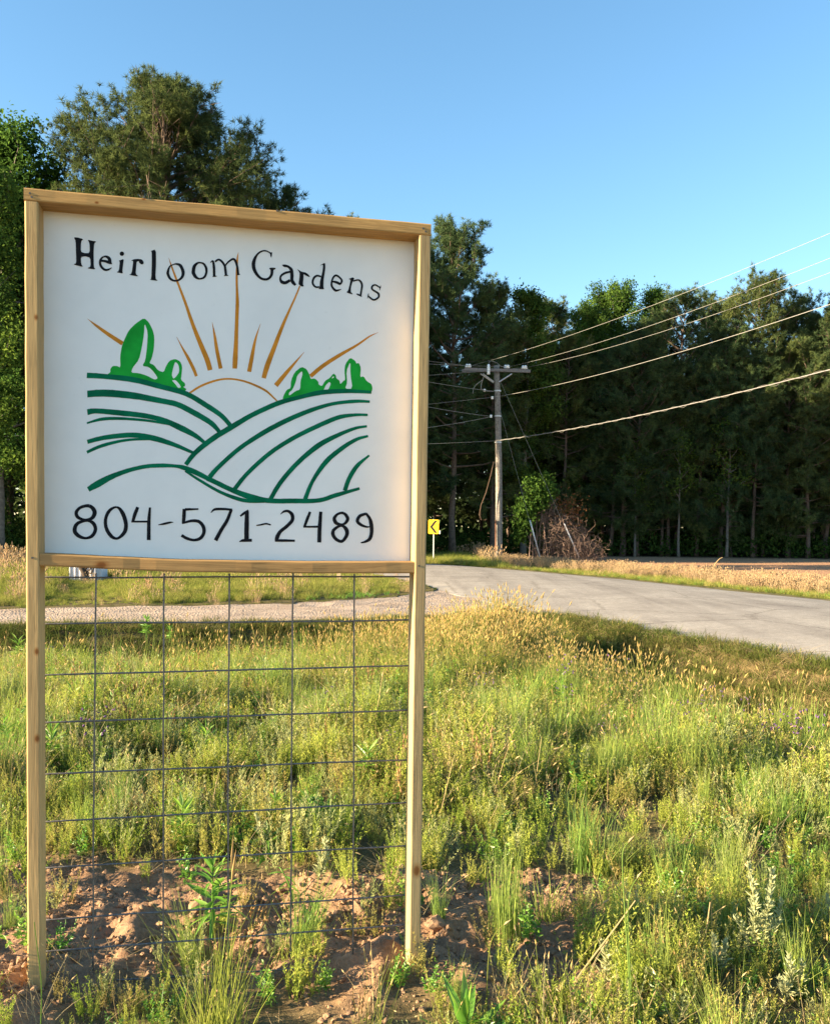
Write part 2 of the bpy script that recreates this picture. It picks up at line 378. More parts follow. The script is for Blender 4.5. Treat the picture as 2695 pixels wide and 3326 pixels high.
nt.links.new(tc.outputs['Object'], wv.inputs[4]); nt.links.new(n5.outputs['Color'], wv.inputs[5]); nt.links.new(wv.outputs[1], vc.inputs['Vector'])
r6 = ramp(nt, [(0.0, (0.62, 0.6, 0.58)), (0.012, (1, 1, 1))], vc.outputs['Distance'])
r2 = ramp(nt, [(0.3, (0.72, 0.72, 0.72)), (0.7, (1.2, 1.2, 1.2))], n2.outputs[0]); r3 = ramp(nt, [(0.3, (0.75, 0.75, 0.75)), (0.7, (1.2, 1.19, 1.17))], n3.outputs[0])
nt.links.new(mul(nt, mul(nt, mul(nt, mul(nt, mul(nt, r1.outputs[0], r2.outputs[0]), r3.outputs[0]), r4.outputs[0]), r5.outputs[0]), r6.outputs[0]), b.inputs['Base Color']); b.inputs['Roughness'].default_value = 0.9
b.inputs['Specular IOR Level'].default_value = 0.2
bump(nt, b, n2.outputs[0], 0.5, 0.006)
rgn = np.random.default_rng(5)
wobN = ROAD_NEAR + np.stack([(vnoise(np.arange(120), np.zeros(120), 2.0, 41) - 0.5) * 0.25, np.zeros(120)], -1)
tag(strip(wobN, ROAD_FAR + np.stack([(vnoise(np.arange(120), np.zeros(120), 2.0, 42) - 0.5) * 0.2, np.zeros(120)], -1), 13,
          lambda x, y, t: 0.09 * np.clip(np.sin(np.pi * t), 0, 1) ** 0.7 - 0.034, 'road', m_road), kind='structure')
m_drive, nt, b = mat('pale_gravel'); tc = N(nt, 'ShaderNodeTexCoord')
n1 = noise(nt, 1.2, 6, tc.outputs['Object']); vo = N(nt, 'ShaderNodeTexVoronoi'); vo.inputs['Scale'].default_value = 26; nt.links.new(tc.outputs['Object'], vo.inputs['Vector'])
r1 = ramp(nt, [(0.3, (0.27, 0.20, 0.145)), (0.7, (0.39, 0.30, 0.23))], n1.outputs[0])
sp = N(nt, 'ShaderNodeSeparateColor'); nt.links.new(vo.outputs['Color'], sp.inputs[0])
r2 = ramp(nt, [(0.0, (0.7, 0.68, 0.66)), (1.0, (1.25, 1.24, 1.22))], sp.outputs[0])
nt.links.new(mul(nt, r1.outputs[0], r2.outputs[0]), b.inputs['Base Color']); b.inputs['Roughness'].default_value = 0.95
bump(nt, b, vo.outputs['Distance'], 0.8, 0.02)
tag(strip(DRIVE_NEAR, DRIVE_FAR, 60, lambda x, y, t: -0.012 + 0.03 * (vnoise(x, y, 0.35, 51) - 0.5) + 0.02 * (vnoise(x, y, 0.12, 52) - 0.5) - 0.05 * np.exp(-((t - 0.3) / 0.1) ** 2) * 0.4 - 0.02 * np.exp(-((t - 0.75) / 0.1) ** 2) - 0.014 * sstep(0.5, 0.1, (sdr := side_dist(np.stack([x.ravel(), y.ravel()], -1), ROAD_NEAR[::2]).reshape(x.shape))) - 0.07 * sstep(-0.3, -0.6, sdr), 'driveway', m_drive), kind='structure')

# ------------------------------------------------------------------ the garden sign
TH = math.radians(12.0)
sd = np.array([math.cos(TH), math.sin(TH), 0.0]); sn = np.array([-math.sin(TH), math.cos(TH), 0.0])
SO = np.array([0.0, 2.91, 0.0]) + sd * 0.03
SO[2] = -0.03
def loc(px, py, depth=0.0):
    """photo pixel -> sign frame (along, depth, up) on the plane lying `depth` behind the front faces"""
    d = ray(px, py); t = ((SO + sn * depth - CAM) @ sn) / (d @ sn); p = CAM + t * d - SO
    return np.array([p @ sd, depth, p[2]])
sign = empty('garden_sign', tuple(SO), TH)
tag(sign, 'hand painted white garden sign in a pine frame on two posts over wire panel', 'sign')
def beam(name, A, B, wdir, w, dep, m, seg=14, curve=None, bev=0.0045):
    """bevelled timber: A, B = near corner line of the front face, wdir = in-face width direction, depth along +Y"""
    A, B = np.asarray(A, float), np.asarray(B, float); mb = MB(); rngb = np.random.default_rng(len(name) * 7 + int(abs(A[0]) * 100))
    e = bev; prof2 = [(e, 0), (w - e, 0), (w - e * 0.3, e * 0.3), (w, e), (w, dep - e), (w - e, dep), (e, dep), (0, dep - e), (0, e), (e * 0.3, e * 0.3)]
    k = len(prof2); wd = np.asarray(wdir, float); rings = []
    for t in np.linspace(0, 1, seg + 1):
        c = A * (1 - t) + B * t
        if curve is not None: c = c + curve(t)
        c = c + rngb.normal(0, 0.0004, 3)
        rings.append([c + wd * a + np.array([0, d_, 0]) for a, d_ in prof2])
    V = np.array(rings).reshape(-1, 3); i = np.arange(seg)[:, None] * k; j = np.arange(k)[None]
    Q = np.stack([i + j, i + (j + 1) % k, i + k + (j + 1) % k, i + k + j], -1).reshape(-1, 4)
    V = np.concatenate([V, np.array(rings[0]).mean(0)[None], np.array(rings[-1]).mean(0)[None]]); c0 = (seg + 1) * k
    T = [(c0, (q + 1) % k, q) for q in range(k)] + [(c0 + 1, seg * k + q, seg * k + (q + 1) % k) for q in range(k)]
    mb.add(V, T=T, Q=Q); o = mb.build(name, [m], sign)
    import bmesh
    bm = bmesh.new(); bm.from_mesh(o.data); bmesh.ops.recalc_face_normals(bm, faces=bm.faces); bm.to_mesh(o.data); bm.free()
    return o
W2, D2 = 0.038, 0.089
lt, lb = loc(80, 660), loc(90, 3226); rt_, rb = loc(1399, 778), loc(1365, 3130)
kn = lambda px, py, r: tuple(loc(px, py)) + (r,)
m_postL = wood('pine_post_wood', 2, (0.47, 0.32, 0.15), [kn(121, 2115, 0.009), kn(122, 2398, 0.010), kn(119, 1030, 0.007), kn(96, 2560, 0.0)] [:3], 1.3)
m_postR = wood('pine_post_wood_grey', 2, (0.40, 0.29, 0.15), [kn(1354, 2826, 0.017)], 4.1)
m_railT = wood('pine_top_rail_wood', 0, (0.46, 0.28, 0.11), [kn(468, 645, 0.006), kn(316, 658, 0.005), kn(690, 700, 0.0)][:2], 7.7)
m_railB = wood('pine_bottom_rail_wood', 0, (0.40, 0.24, 0.10), [kn(332, 1834, 0.016)], 9.2)
# top rail sits on the posts
tA, tB = loc(78, 609 + 41), loc(1400, 727 + 38)
beam('top_rail', tA, tB, (0, 0, 1), W2, D2, m_railT)
zl = tA[2] - 0.001
def post(name, top, bot, right_edge, m):
    top = np.array(top); bot = np.array(bot)
    if right_edge: top[0] -= W2; bot[0] -= W2
    dz = (top - bot) / (top[2] - bot[2])
    a = bot + dz * (-0.35 - bot[2]); tz = tA[2] + (tB[2] - tA[2]) * ((top[0] - tA[0]) / (tB[0] - tA[0])) - 0.0015
    bb = bot + dz * (tz - bot[2])
    beam(name, a, bb, (1, 0, 0), W2, D2, m, 24); return a, bb
La, Lb = post('post', lt, lb, False, m_postL)
Ra, Rb = post('post', rt_, rb, True, m_postR)
def xin(z, left):   # inner face of a post at height z
    a, bb = (La, Lb) if left else (Ra, Rb); t = (z - a[2]) / (bb[2] - a[2]); x = a[0] + (bb[0] - a[0]) * t
    return x + W2 if left else x
m_nail = plain('nail_steel', (0.12, 0.11, 0.1), 0.6, 0.5, 60, 0.2)
for px, py in ((98, 628), (104, 640), (1374, 742), (1382, 752), (468, 640), (900, 684), (1360, 1838), (106, 1812)):
    c = loc(px, py); mb = MB(); mb.tube([(c[0], 0.004, c[2]), (c[0], -0.0012, c[2])], 0.0034, 8); mb.build('nail_head', [m_nail], sign)
# bottom rail, bowed
trace = [(130, 1797), (352, 1808), (561, 1817), (799, 1821.5), (1000, 1823.5), (1332, 1825)]
tr = np.array([loc(*p) for p in trace]); zmid = tr[0][2]
bA = np.array([xin(zmid, True) + 0.001, 0.002, 0]); bB = np.array([xin(zmid, False) + 0.0035, 0.002, 0])
beam('bottom_rail', bA, bB, (0, 0, 1), W2, 0.078, m_railB, 24,
     curve=lambda t: np.array([0, 0, np.interp(bA[0] + (bB[0] - bA[0]) * t, tr[:, 0], tr[:, 2]) - W2]))
# board
m_board, nt, b = mat('white_board'); tc = N(nt, 'ShaderNodeTexCoord')
nb1 = noise(nt, 6, 5, tc.outputs['Object']); rb1 = ramp(nt, [(0.3, (0.76, 0.765, 0.77)), (0.7, (0.83, 0.83, 0.83))], nb1.outputs[0])
nb2 = noise(nt, 34, 3, tc.outputs['Object'], 0.7); rb2 = ramp(nt, [(0.22, (0.80, 0.80, 0.80)), (0.34, (1, 1, 1))], nb2.outputs[0])
nt.links.new(mul(nt, rb1.outputs[0], rb2.outputs[0], 0.35), b.inputs['Base Color']); b.inputs['Roughness'].default_value = 0.42; b.inputs['Specular IOR Level'].default_value = 0.35
nb3 = noise(nt, 120, 2, tc.outputs['Object']); bump(nt, b, nb3.outputs[0], 0.06, 0.001)
BD = 0.081; mb = MB(); zt, zb = tA[2] + 0.004, tr[-1][2] - 0.02
x0, x1 = xin(1.8, True) - 0.004, xin(1.8, False) + 0.004
mb.box(((x0 + x1) / 2, BD + 0.003, (zt + zb) / 2), (x1 - x0, 0.006, zt - zb))
board = mb.build('board', [m_board], sign)
# paint
def paint_mat(name, c, var=0.25, sc_=30):
    m = plain(name, c, 0.75, 0, sc_, var, 0.08); return m
P_BLACK = paint_mat('black_paint', (0.012, 0.013, 0.017)); P_ORANGE = paint_mat('orange_paint', (0.56, 0.22, 0.025), 0.22, 18)
P_DGREEN = paint_mat('dark_green_paint', (0.002, 0.135, 0.066), 0.35, 14); P_LGREEN = paint_mat('bright_green_paint', (0.012, 0.32, 0.04), 0.25, 12)
CR = {'T1': (220, 750, 300), 'T2': (500, 790, 300), 'T3': (790, 790, 250), 'T4': (1000, 840, 250), 'N1': (220, 1620, 400), 'N2': (560, 1620, 400), 'N3': (860, 1630, 400),
      'A1': (270, 1010, 400), 'A2': (880, 1060, 360), 'A3': (540, 800, 360), 'A4': (820, 900, 440), 'A5': (260, 1190, 500), 'A6': (260, 1450, 500), 'A7': (600, 1240, 640), 'Z2': (200, 720, 1100)}
def bl(c, x, y, lift):
    ox, oy, w = CR[c]; k = w / 1736; return loc(ox + x * k, oy + y * k, BD - lift), k
class Paint:
    def __init__(s, lift): s.mb = MB(); s.lift = lift; s.rng = np.random.default_rng(3)
    def stroke(s, c, P, closed=False, ws=1.0):
        P = np.array(P, float); lift = s.lift
        if closed: P = np.concatenate([P[-1:], P, P[:2]])
        else: P = np.concatenate([2 * P[:1] - P[1:2], P, 2 * P[-1:] - P[-2:-1]]); P[0, 2] = P[1, 2]; P[-1, 2] = P[-2, 2]
        out = []
        for i in range(1, len(P) - 2):
            p0, p1, p2, p3 = P[i - 1:i + 3]
            for t in np.linspace(0, 1, 8, endpoint=False):
                out.append(0.5 * (2 * p1 + (p2 - p0) * t + (2 * p0 - 5 * p1 + 4 * p2 - p3) * t * t + (3 * p1 - p0 - 3 * p2 + p3) * t ** 3))
        out.append(P[-2]); C = np.array(out); n = len(C)
        D_ = np.gradient(C[:, :2], axis=0); D_ /= np.linalg.norm(D_, axis=1, keepdims=True) + 1e-9
        nr = np.stack([-D_[:, 1], D_[:, 0]], -1); w = np.maximum(C[:, 2], 2.0)[:, None] * ws / 2
        jit = s.rng.normal(0, 0.02, (n, 2)); wl = w[:, 0] * (1 + jit[:, 0]); wr = w[:, 0] * (1 + jit[:, 1])
        Lp = C[:, :2] + nr * wl[:, None]; Rp = C[:, :2] - nr * wr[:, None]
        V = []
        for a, bq in zip(Lp, Rp): V.append(bl(c, *a, lift)[0]); V.append(bl(c, *bq, lift)[0])
        s.mb.add(V, Q=[(2 * i, 2 * i + 1, 2 * i + 3, 2 * i + 2) for i in range(n - 1)])
        s.lift += 0.000004
    def poly(s, c, outer, holes=(), smooth=1):
        def sm(P):
            P = np.array(P, float)
            for _ in range(smooth):
                Qn = np.roll(P, -1, 0); P = np.stack([P * 0.8 + Qn * 0.2, P * 0.2 + Qn * 0.8], 1).reshape(-1, 2)
            return P
        loops = [sm(outer)] + [sm(h) for h in holes]
        tri = geometry.tessellate_polygon([[Vector((p[0], p[1], 0)) for p in l] for l in loops])
        V = [bl(c, *p, s.lift)[0] for l in loops for p in l]; s.mb.add(V, T=np.array(tri)); s.lift += 0.000004
    def done(s, name, m):
        o = s.mb.build(name, [m], board)
        import bmesh
        bm = bmesh.new(); bm.from_mesh(o.data)
        for f in bm.faces:
            f.normal_update()
            if f.normal.y > 0: f.normal_flip()
        bm.to_mesh(o.data); bm.free(); return o
rays = [('A3', [(42, 180, 4), (85, 310, 25), (170, 540, 35), (300, 880, 45), (420, 1230, 60), (540, 1530, 75), (640, 1770, 85), (690, 1940, 80)]),
        ('A3', [(165, 1418, 5), (260, 1600, 30), (340, 1740, 50), (430, 1920, 55), (475, 2035, 50)]),
        ('A3', [(722, 1190, 5), (760, 1400, 40), (800, 1650, 60), (855, 1915, 65)]),
        ('A3', [(1133, 95, 5), (1115, 200, 28), (1105, 500, 38), (1110, 700, 42), (1115, 900, 60), (1105, 1200, 60), (1095, 1500, 70), (1080, 1800, 85), (1075, 1915, 75)]),
        ('A3', [(1478, 1210, 5), (1400, 1450, 35), (1340, 1750, 65), (1300, 1965, 70)]),
        ('A4', [(608, 115, 20), (540, 280, 25), (480, 410, 30), (380, 640, 45), (280, 900, 60), (190, 1140, 70), (145, 1295, 62)]),
        ('A4', [(662, 962, 5), (560, 1080, 25), (440, 1220, 50), (300, 1390, 65)]),
        ('A4', [(1612, 708, 3), (1500, 760, 20), (1340, 870, 30), (1100, 1010, 48), (900, 1140, 55), (745, 1270, 55)]),
        ('A1', [(65, 110, 4), (180, 200, 35), (360, 330, 55), (560, 460, 65)])]
for q, (c, P) in enumerate(rays):
    p = Paint(0.0004 + q * 0.00001); p.stroke(c, P, ws=0.92); p.done('painted_sun_ray', P_ORANGE)
p = Paint(0.0004); p.stroke('Z2', [(657, 878, 10), (720, 840, 11), (800, 812, 10), (870, 806, 9), (950, 822, 10), (1040, 862, 11), (1090, 905, 8), (1116, 932, 6)]); p.done('painted_sun_arc', P_ORANGE)
p = Paint(0.0006)
p.poly('A1', [(340, 895), (390, 865), (385, 820), (420, 775), (480, 775), (530, 800), (525, 640), (550, 490), (600, 370), (650, 270), (740, 180), (860, 97), (930, 160), (985, 270), (1008, 370), (1000, 540), (970, 670), (935, 735), (1000, 760), (1060, 840), (1140, 865), (1170, 780), (1220, 700), (1300, 675), (1370, 710), (1400, 780), (1390, 900), (1380, 970), (1440, 1020), (1440, 1060), (1410, 1070), (1460, 1100), (1440, 1130), (1350, 1120), (1000, 1010), (700, 940)],
       [[(870, 165), (915, 300), (905, 500), (880, 700), (835, 775), (930, 790), (1000, 860), (1060, 950), (1010, 970), (900, 910), (780, 875), (680, 870), (700, 800), (790, 690), (830, 520), (860, 340)],
        [(1300, 712), (1350, 760), (1360, 860), (1310, 930), (1275, 958), (1250, 900), (1275, 790)], [(1250, 975), (1305, 972), (1360, 1030), (1385, 1080), (1340, 1085), (1300, 1030)]])
p.done('painted_tree', P_LGREEN)
p = Paint(0.0006)
p.poly('A2', [(180, 1165), (200, 1080), (250, 990), (310, 970), (315, 850), (370, 720), (480, 632), (560, 670), (610, 770), (620, 825), (690, 815), (745, 870), (745, 910), (800, 940), (850, 850), (920, 810), (980, 735), (1020, 770), (1020, 810), (1075, 850), (1085, 910), (1140, 850), (1165, 840), (1150, 700), (1165, 590), (1240, 488), (1320, 540), (1340, 585), (1375, 570), (1410, 650), (1395, 800), (1450, 780), (1500, 860), (1570, 900), (1590, 960), (1580, 1025), (1300, 1000), (1000, 1025), (600, 1090), (380, 1130)],
       [[(490, 695), (495, 760), (465, 850), (460, 990), (390, 1010), (285, 1090), (280, 1040), (340, 990), (390, 870), (410, 770)], [(915, 865), (940, 900), (900, 990), (850, 1008), (825, 1000), (860, 920)],
        [(1245, 545), (1245, 750), (1280, 978), (1160, 978), (1195, 880), (1180, 700)], [(970, 780), (990, 790), (985, 805), (950, 818)]])
p.done('painted_tree', P_LGREEN)
rows = [('A5', [(80, 100, 65), (300, 115, 60), (600, 150, 65), (900, 225, 60), (1200, 310, 60), (1450, 455, 60), (1600, 560, 55), (1700, 670, 50)]),
        ('A5', [(85, 310, 80), (300, 302, 85), (600, 330, 80), (900, 385, 65), (1100, 430, 65), (1300, 530, 65), (1480, 640, 60), (1580, 745, 45)]),
        ('A5', [(85, 515, 70), (200, 503, 60), (500, 530, 65), (750, 560, 60), (950, 610, 60), (1150, 700, 70), (1300, 780, 55), (1400, 855, 40)]),
        ('A5', [(80, 640, 20), (250, 595, 38), (450, 588, 35), (750, 610, 30), (1050, 660, 25)]),
        ('A5', [(85, 850, 50), (300, 800, 55), (600, 775, 60), (850, 815, 65), (1080, 890, 50), (1280, 975, 35)]),
        ('A5', [(80, 968, 35), (250, 895, 40), (500, 835, 32), (750, 820, 28), (900, 830, 20)]),
        ('A6', [(95, 485, 60), (200, 425, 80), (350, 345, 65), (550, 270, 50), (750, 225, 48), (930, 215, 48), (1080, 222, 40), (1170, 240, 55), (1300, 290, 60), (1500, 390, 50), (1730, 500, 50)]),
        ('A7', [(200, 850, 45), (420, 955, 45), (600, 1020, 55), (750, 1048, 45), (950, 1050, 45), (1180, 1045, 40), (1330, 1000, 40), (1540, 940, 25)]),
        ('A7', [(5, 785, 20), (120, 860, 25), (300, 965, 28), (450, 1025, 35), (560, 1050, 35), (700, 1055, 25)]),
        ('A7', [(10, 730, 40), (100, 620, 45), (250, 500, 50), (420, 395, 50), (600, 290, 45), (820, 190, 45), (1000, 140, 38), (1200, 95, 45), (1420, 82, 38), (1645, 92, 28)]),
        ('A7', [(220, 840, 45), (300, 750, 40), (480, 590, 40), (700, 445, 45), (900, 340, 45), (1100, 255, 40), (1300, 195, 32), (1500, 172, 32), (1630, 175, 22)]),
        ('A7', [(440, 945, 40), (560, 800, 38), (750, 630, 40), (950, 500, 40), (1150, 400, 42), (1350, 315, 40), (1500, 292, 28), (1612, 292, 22)]),
        ('A7', [(755, 1035, 40), (850, 880, 42), (1000, 710, 42), (1180, 560, 48), (1350, 470, 38), (1500, 410, 28), (1605, 392, 22)]),
        ('A7', [(1060, 1035, 40), (1130, 870, 35), (1250, 700, 45), (1400, 575, 40), (1520, 505, 32), (1615, 478, 22)]),
        ('A7', [(1410, 960, 40), (1450, 850, 40), (1520, 740, 38), (1625, 648, 18)])]
for q, (c, P) in enumerate(rows):
    p = Paint(0.0008 + q * 0.00002); p.stroke(c, P, ws=0.95); p.done('painted_field_row', P_DGREEN)
# lettering: (crop, 'p' polygon / 's' stroke / 'c' closed stroke, points)
LET = {
 'H': [('T1', 'p', [(120, 118), (200, 125), (300, 155), (255, 195), (250, 390), (320, 418), (420, 415), (415, 230), (378, 163), (460, 185), (545, 197), (500, 235), (492, 400), (495, 680), (528, 722), (450, 715), (372, 700), (437, 668), (430, 500), (330, 475), (250, 490), (258, 625), (295, 675), (200, 655), (110, 628), (168, 610), (160, 400), (155, 190)])],
 'e': [('T1', 's', [(800, 600, 60), (790, 535, 60), (750, 490, 50), (690, 482, 30), (635, 520, 38), (612, 590, 42), (635, 670, 45), (700, 728, 42), (770, 725, 35), (832, 690, 12)]), ('T1', 's', [(620, 560, 40), (700, 566, 45), (790, 595, 55), (835, 618, 20)])],
 'i': [('T1', 'p', [(1022 + 42 * math.cos(a), 428 + 42 * math.sin(a)) for a in np.arange(0, 6.28, 0.5)]), ('T1', 'p', [(958, 560), (1060, 525), (1050, 600), (1030, 760), (1047, 802), (915, 775), (965, 755), (985, 580)])],
 'r': [('T1', 'p', [(1190, 560), (1250, 530), (1330, 525), (1400, 535), (1435, 590), (1425, 625), (1385, 630), (1345, 595), (1345, 570), (1300, 575), (1290, 680), (1280, 810), (1340, 858), (1150, 825), (1205, 805), (1235, 590), (1230, 562)])],
 'l': [('T1', 'p', [(1545, 385), (1660, 342), (1665, 600), (1650, 900), (1708, 940), (1540, 918), (1575, 905), (1585, 600), (1583, 378)])],
 'o': [('T2', 'c', [(265, 540, 48), (300, 440, 30), (370, 400, 22), (430, 390, 35), (500, 420, 55), (550, 530, 60), (540, 620, 52), (480, 685, 40), (390, 705, 35), (310, 665, 45), (270, 590, 50)])],
 'o2': [('T2', 'c', [(745, 520, 65), (765, 430, 60), (820, 375, 40), (875, 365, 28), (940, 390, 38), (985, 470, 45), (985, 560, 42), (945, 640, 40), (860, 668, 32), (790, 635, 55), (750, 570, 65)])],
 'm': [('T2', 's', [(1065, 362, 15), (1110, 335, 32), (1130, 450, 48), (1135, 622, 46)]), ('T2', 's', [(1103, 630, 8), (1145, 620, 26), (1185, 618, 10)]), ('T2', 's', [(1150, 345, 35), (1215, 308, 35), (1275, 340, 40), (1330, 420, 40), (1345, 500, 48), (1357, 605, 44)]), ('T2', 's', [(1320, 614, 10), (1360, 600, 28), (1400, 606, 12)]),
       ('T2', 's', [(1345, 420, 25), (1400, 352, 32), (1485, 298, 40), (1535, 335, 45), (1570, 450, 40), (1586, 590, 40)]), ('T2', 's', [(1555, 600, 10), (1590, 586, 26), (1620, 585, 12)])],
 'G': [('T3', 's', [(632, 322, 8), (632, 250, 36), (590, 205, 28), (490, 168, 32), (390, 195, 38), (310, 265, 45), (255, 370, 70), (232, 480, 82), (255, 600, 75), (310, 700, 65), (400, 790, 55), (500, 815, 52), (580, 790, 55), (640, 710, 60), (655, 590, 65)]), ('T3', 'p', [(580, 560), (640, 548), (735, 555), (730, 578), (690, 605), (620, 605)]), ('T3', 'p', [(632, 198), (656, 205), (645, 300), (625, 325), (608, 250)])],
 'a': [('T3', 's', [(880, 488, 15), (930, 507, 58), (1010, 525, 52), (1085, 600, 70), (1100, 720, 75), (1100, 830, 70), (1130, 890, 75), (1180, 945, 50)]), ('T3', 's', [(1070, 640, 45), (950, 670, 50), (860, 730, 48), (838, 800, 45), (870, 870, 70), (950, 890, 72), (1060, 835, 60)])],
 'r2': [('T3', 'p', [(1210, 575), (1320, 645), (1400, 655), (1470, 700), (1515, 770), (1420, 735), (1360, 690), (1362, 780), (1345, 920), (1372, 975), (1310, 975), (1255, 930), (1250, 900), (1270, 780), (1275, 660)])],
 'd': [('T4', 'p', [(260, 160), (388, 85), (395, 200), (380, 320), (355, 480), (350, 650), (372, 692), (232, 685), (265, 660), (275, 500), (310, 380), (335, 250), (345, 150), (330, 138)]), ('T4', 's', [(300, 405, 40), (210, 385, 45), (140, 430, 50), (108, 520, 45), (125, 590, 45), (180, 640, 42), (262, 638, 35)])],
 'e2': [('T4', 's', [(550, 515, 35), (640, 532, 55), (735, 578, 52)]), ('T4', 's', [(732, 578, 45), (765, 500, 45), (720, 430, 42), (635, 378, 45), (570, 430, 42), (535, 540, 42), (545, 630, 45), (620, 715, 52), (690, 710, 35), (750, 690, 14)])],
 'n': [('T4', 'p', [(910, 465), (1010, 418), (1050, 450), (1030, 480), (1000, 540), (970, 650), (965, 750), (1012, 795), (1000, 808), (865, 760), (905, 725), (940, 600), (960, 500), (955, 470)]), ('T4', 's', [(1020, 505, 32), (1130, 480, 35), (1190, 520, 45), (1220, 600, 45), (1205, 720, 42), (1187, 835, 42)]), ('T4', 's', [(1095, 795, 22), (1150, 818, 38), (1215, 860, 12)])],
 's': [('T4', 's', [(1620, 650, 30), (1520, 592, 35), (1450, 625, 40), (1450, 690, 40), (1520, 740, 42), (1590, 790, 45), (1592, 870, 42), (1490, 930, 40), (1400, 880, 38), (1355, 830, 25)]), ('T4', 's', [(1340, 900, 5), (1360, 840, 28), (1368, 775, 6)]), ('T4', 's', [(1640, 605, 8), (1630, 650, 28), (1615, 715, 8)])],
}
NUM = {
 '8': [('N1', 'c', [(310, 102, 48), (382, 180, 60), (350, 268, 50), (250, 296, 32), (150, 262, 48), (125, 190, 48), (190, 120, 42)]), ('N1', 'c', [(270, 308, 35), (360, 342, 50), (395, 430, 50), (350, 520, 48), (260, 555, 35), (160, 525, 52), (102, 450, 58), (140, 350, 50)])],
 '0': [('N1', 'c', [(692, 117, 28), (770, 190, 55), (820, 330, 55), (817, 440, 55), (772, 510, 48), (700, 560, 34), (620, 530, 50), (550, 420, 50), (537, 290, 45), (590, 170, 45)])],
 '4': [('N1', 's', [(990, 118, 45), (950, 220, 50), (922, 318, 40)]), ('N1', 's', [(900, 322, 26), (1140, 322, 28)]), ('N1', 's', [(1162, 122, 30), (1148, 300, 48), (1145, 582, 52)])],
 '-': [('N1', 's', [(1280, 368, 10), (1350, 355, 28), (1440, 335, 28), (1492, 330, 8)])],
 '5': [('N2', 's', [(370, 145, 22), (180, 150, 38)]), ('N2', 's', [(170, 142, 48), (165, 250, 52), (157, 350, 45)]), ('N2', 's', [(140, 345, 26), (280, 310, 40), (380, 325, 45), (440, 400, 50), (442, 490, 48), (390, 560, 45), (300, 582, 38), (200, 555, 42), (130, 515, 40)])],
 '7': [('N2', 's', [(545, 195, 12), (600, 150, 35), (720, 145, 35), (845, 155, 32)]), ('N2', 's', [(832, 155, 42), (770, 310, 48), (690, 440, 50), (610, 588, 55)])],
 '1': [('N2', 's', [(958, 245, 25), (1010, 205, 35), (1072, 160, 22)]), ('N2', 's', [(1052, 175, 55), (1048, 400, 65), (1045, 585, 65)]), ('N2', 's', [(945, 605, 12), (1000, 588, 40), (1122, 585, 42)])],
 '--': [('N2', 's', [(1185, 375, 15), (1240, 368, 22), (1320, 352, 24), (1388, 368, 20)])],
 '2': [('N3', 's', [(222, 175, 8), (270, 137, 30), (330, 132, 38), (385, 180, 50), (387, 260, 50), (310, 345, 48), (220, 420, 50), (175, 500, 58), (168, 560, 48)]), ('N3', 's', [(148, 545, 35), (280, 545, 38), (425, 548, 30)])],
 '44': [('N3', 's', [(640, 140, 35), (600, 240, 42), (557, 358, 35)]), ('N3', 's', [(545, 352, 26), (770, 350, 30)]), ('N3', 's', [(790, 138, 45), (775, 350, 55), (768, 572, 55)])],
 '88': [('N3', 'c', [(1110, 160, 38), (1168, 230, 48), (1140, 295, 40), (1085, 318, 28), (1010, 300, 50), (980, 235, 48), (1030, 172, 35)]), ('N3', 'c', [(1080, 335, 35), (1150, 390, 55), (1155, 470, 50), (1090, 555, 42), (1010, 530, 45), (962, 460, 50), (978, 390, 45)])],
 '9': [('N3', 's', [(1430, 165, 35), (1340, 200, 45), (1305, 270, 45), (1350, 320, 42), (1430, 352, 28), (1490, 350, 15)]), ('N3', 's', [(1425, 162, 35), (1475, 230, 42), (1500, 320, 55), (1505, 430, 50), (1480, 520, 48), (1420, 560, 35), (1355, 578, 18)])],
}
for name, D_ in (('painted_letter', LET), ('painted_digit', NUM)):
    for key, parts in D_.items():
        p = Paint(0.0012)
        for (c, k, P) in parts:
            if k == 'p': p.poly(c, P)
            else: p.stroke(c, P, closed=(k == 'c'))
        p.done(name, P_BLACK)
# wire panel: welded stock panel stapled behind the posts
m_wire = plain('weathered_galvanized_wire', (0.16, 0.15, 0.15), 0.55, 0.5, 120, 0.35)
WD = D2 + 0.004
hw = [((140, 1873.5), (1310, 1872), 0), ((140, 2025.6), (1310, 2013), 0), ((140, 2192.6), (1310, 2167), 0), ((140, 2347), (1310, 2305), 0), ((140, 2515.7), (1310, 2468), 0),
      ((140, 2671), (1310, 2610), 0), ((140, 2821), (1310, 2750), 0), ((140, 2990), (1310, 2907), 0), ((140, 3093), (1310, 3005), 0), ((370, 3185), (1290, 3128), 1)]
rngw = np.random.default_rng(8)
for a, c, loose in hw:
    A, B = loc(*a, WD), loc(*c, WD)
    if not loose:
        dx = (B - A) / (B[0] - A[0]); B = A + dx * (xin(A[2], False) + 0.03 - A[0]); A = A + dx * (xin(A[2], True) - 0.03 - A[0])
    t = np.linspace(0, 1, 30)[:, None]; P = A * (1 - t) + B * t
    P[:, 2] += np.cumsum(rngw.normal(0, 0.0004, 30)) - 0.0; P[:, 1] += 0.0026
    mb = MB(); mb.tube(P, 0.0027, 8); mb.build('horizontal_wire', [m_wire], sign, True)
vw = [((313, 1862), (311, 3151)), ((534, 1862), (528, 3176)), ((746, 1862), (738, 3168)), ((952, 1862), (944, 3126)), ((1150, 1864), (1143, 3098))]
for a, c in vw:
    A, B = loc(*a, WD), loc(*c, WD); t = np.linspace(0, 1, 30)[:, None]; P = A * (1 - t) + B * t
    P[:, 0] += np.cumsum(rngw.normal(0, 0.00045, 30)); P[:, 1] -= 0.0026
    mb = MB(); mb.tube(P, 0.0027, 8); mb.build('vertical_wire', [m_wire], sign, True)

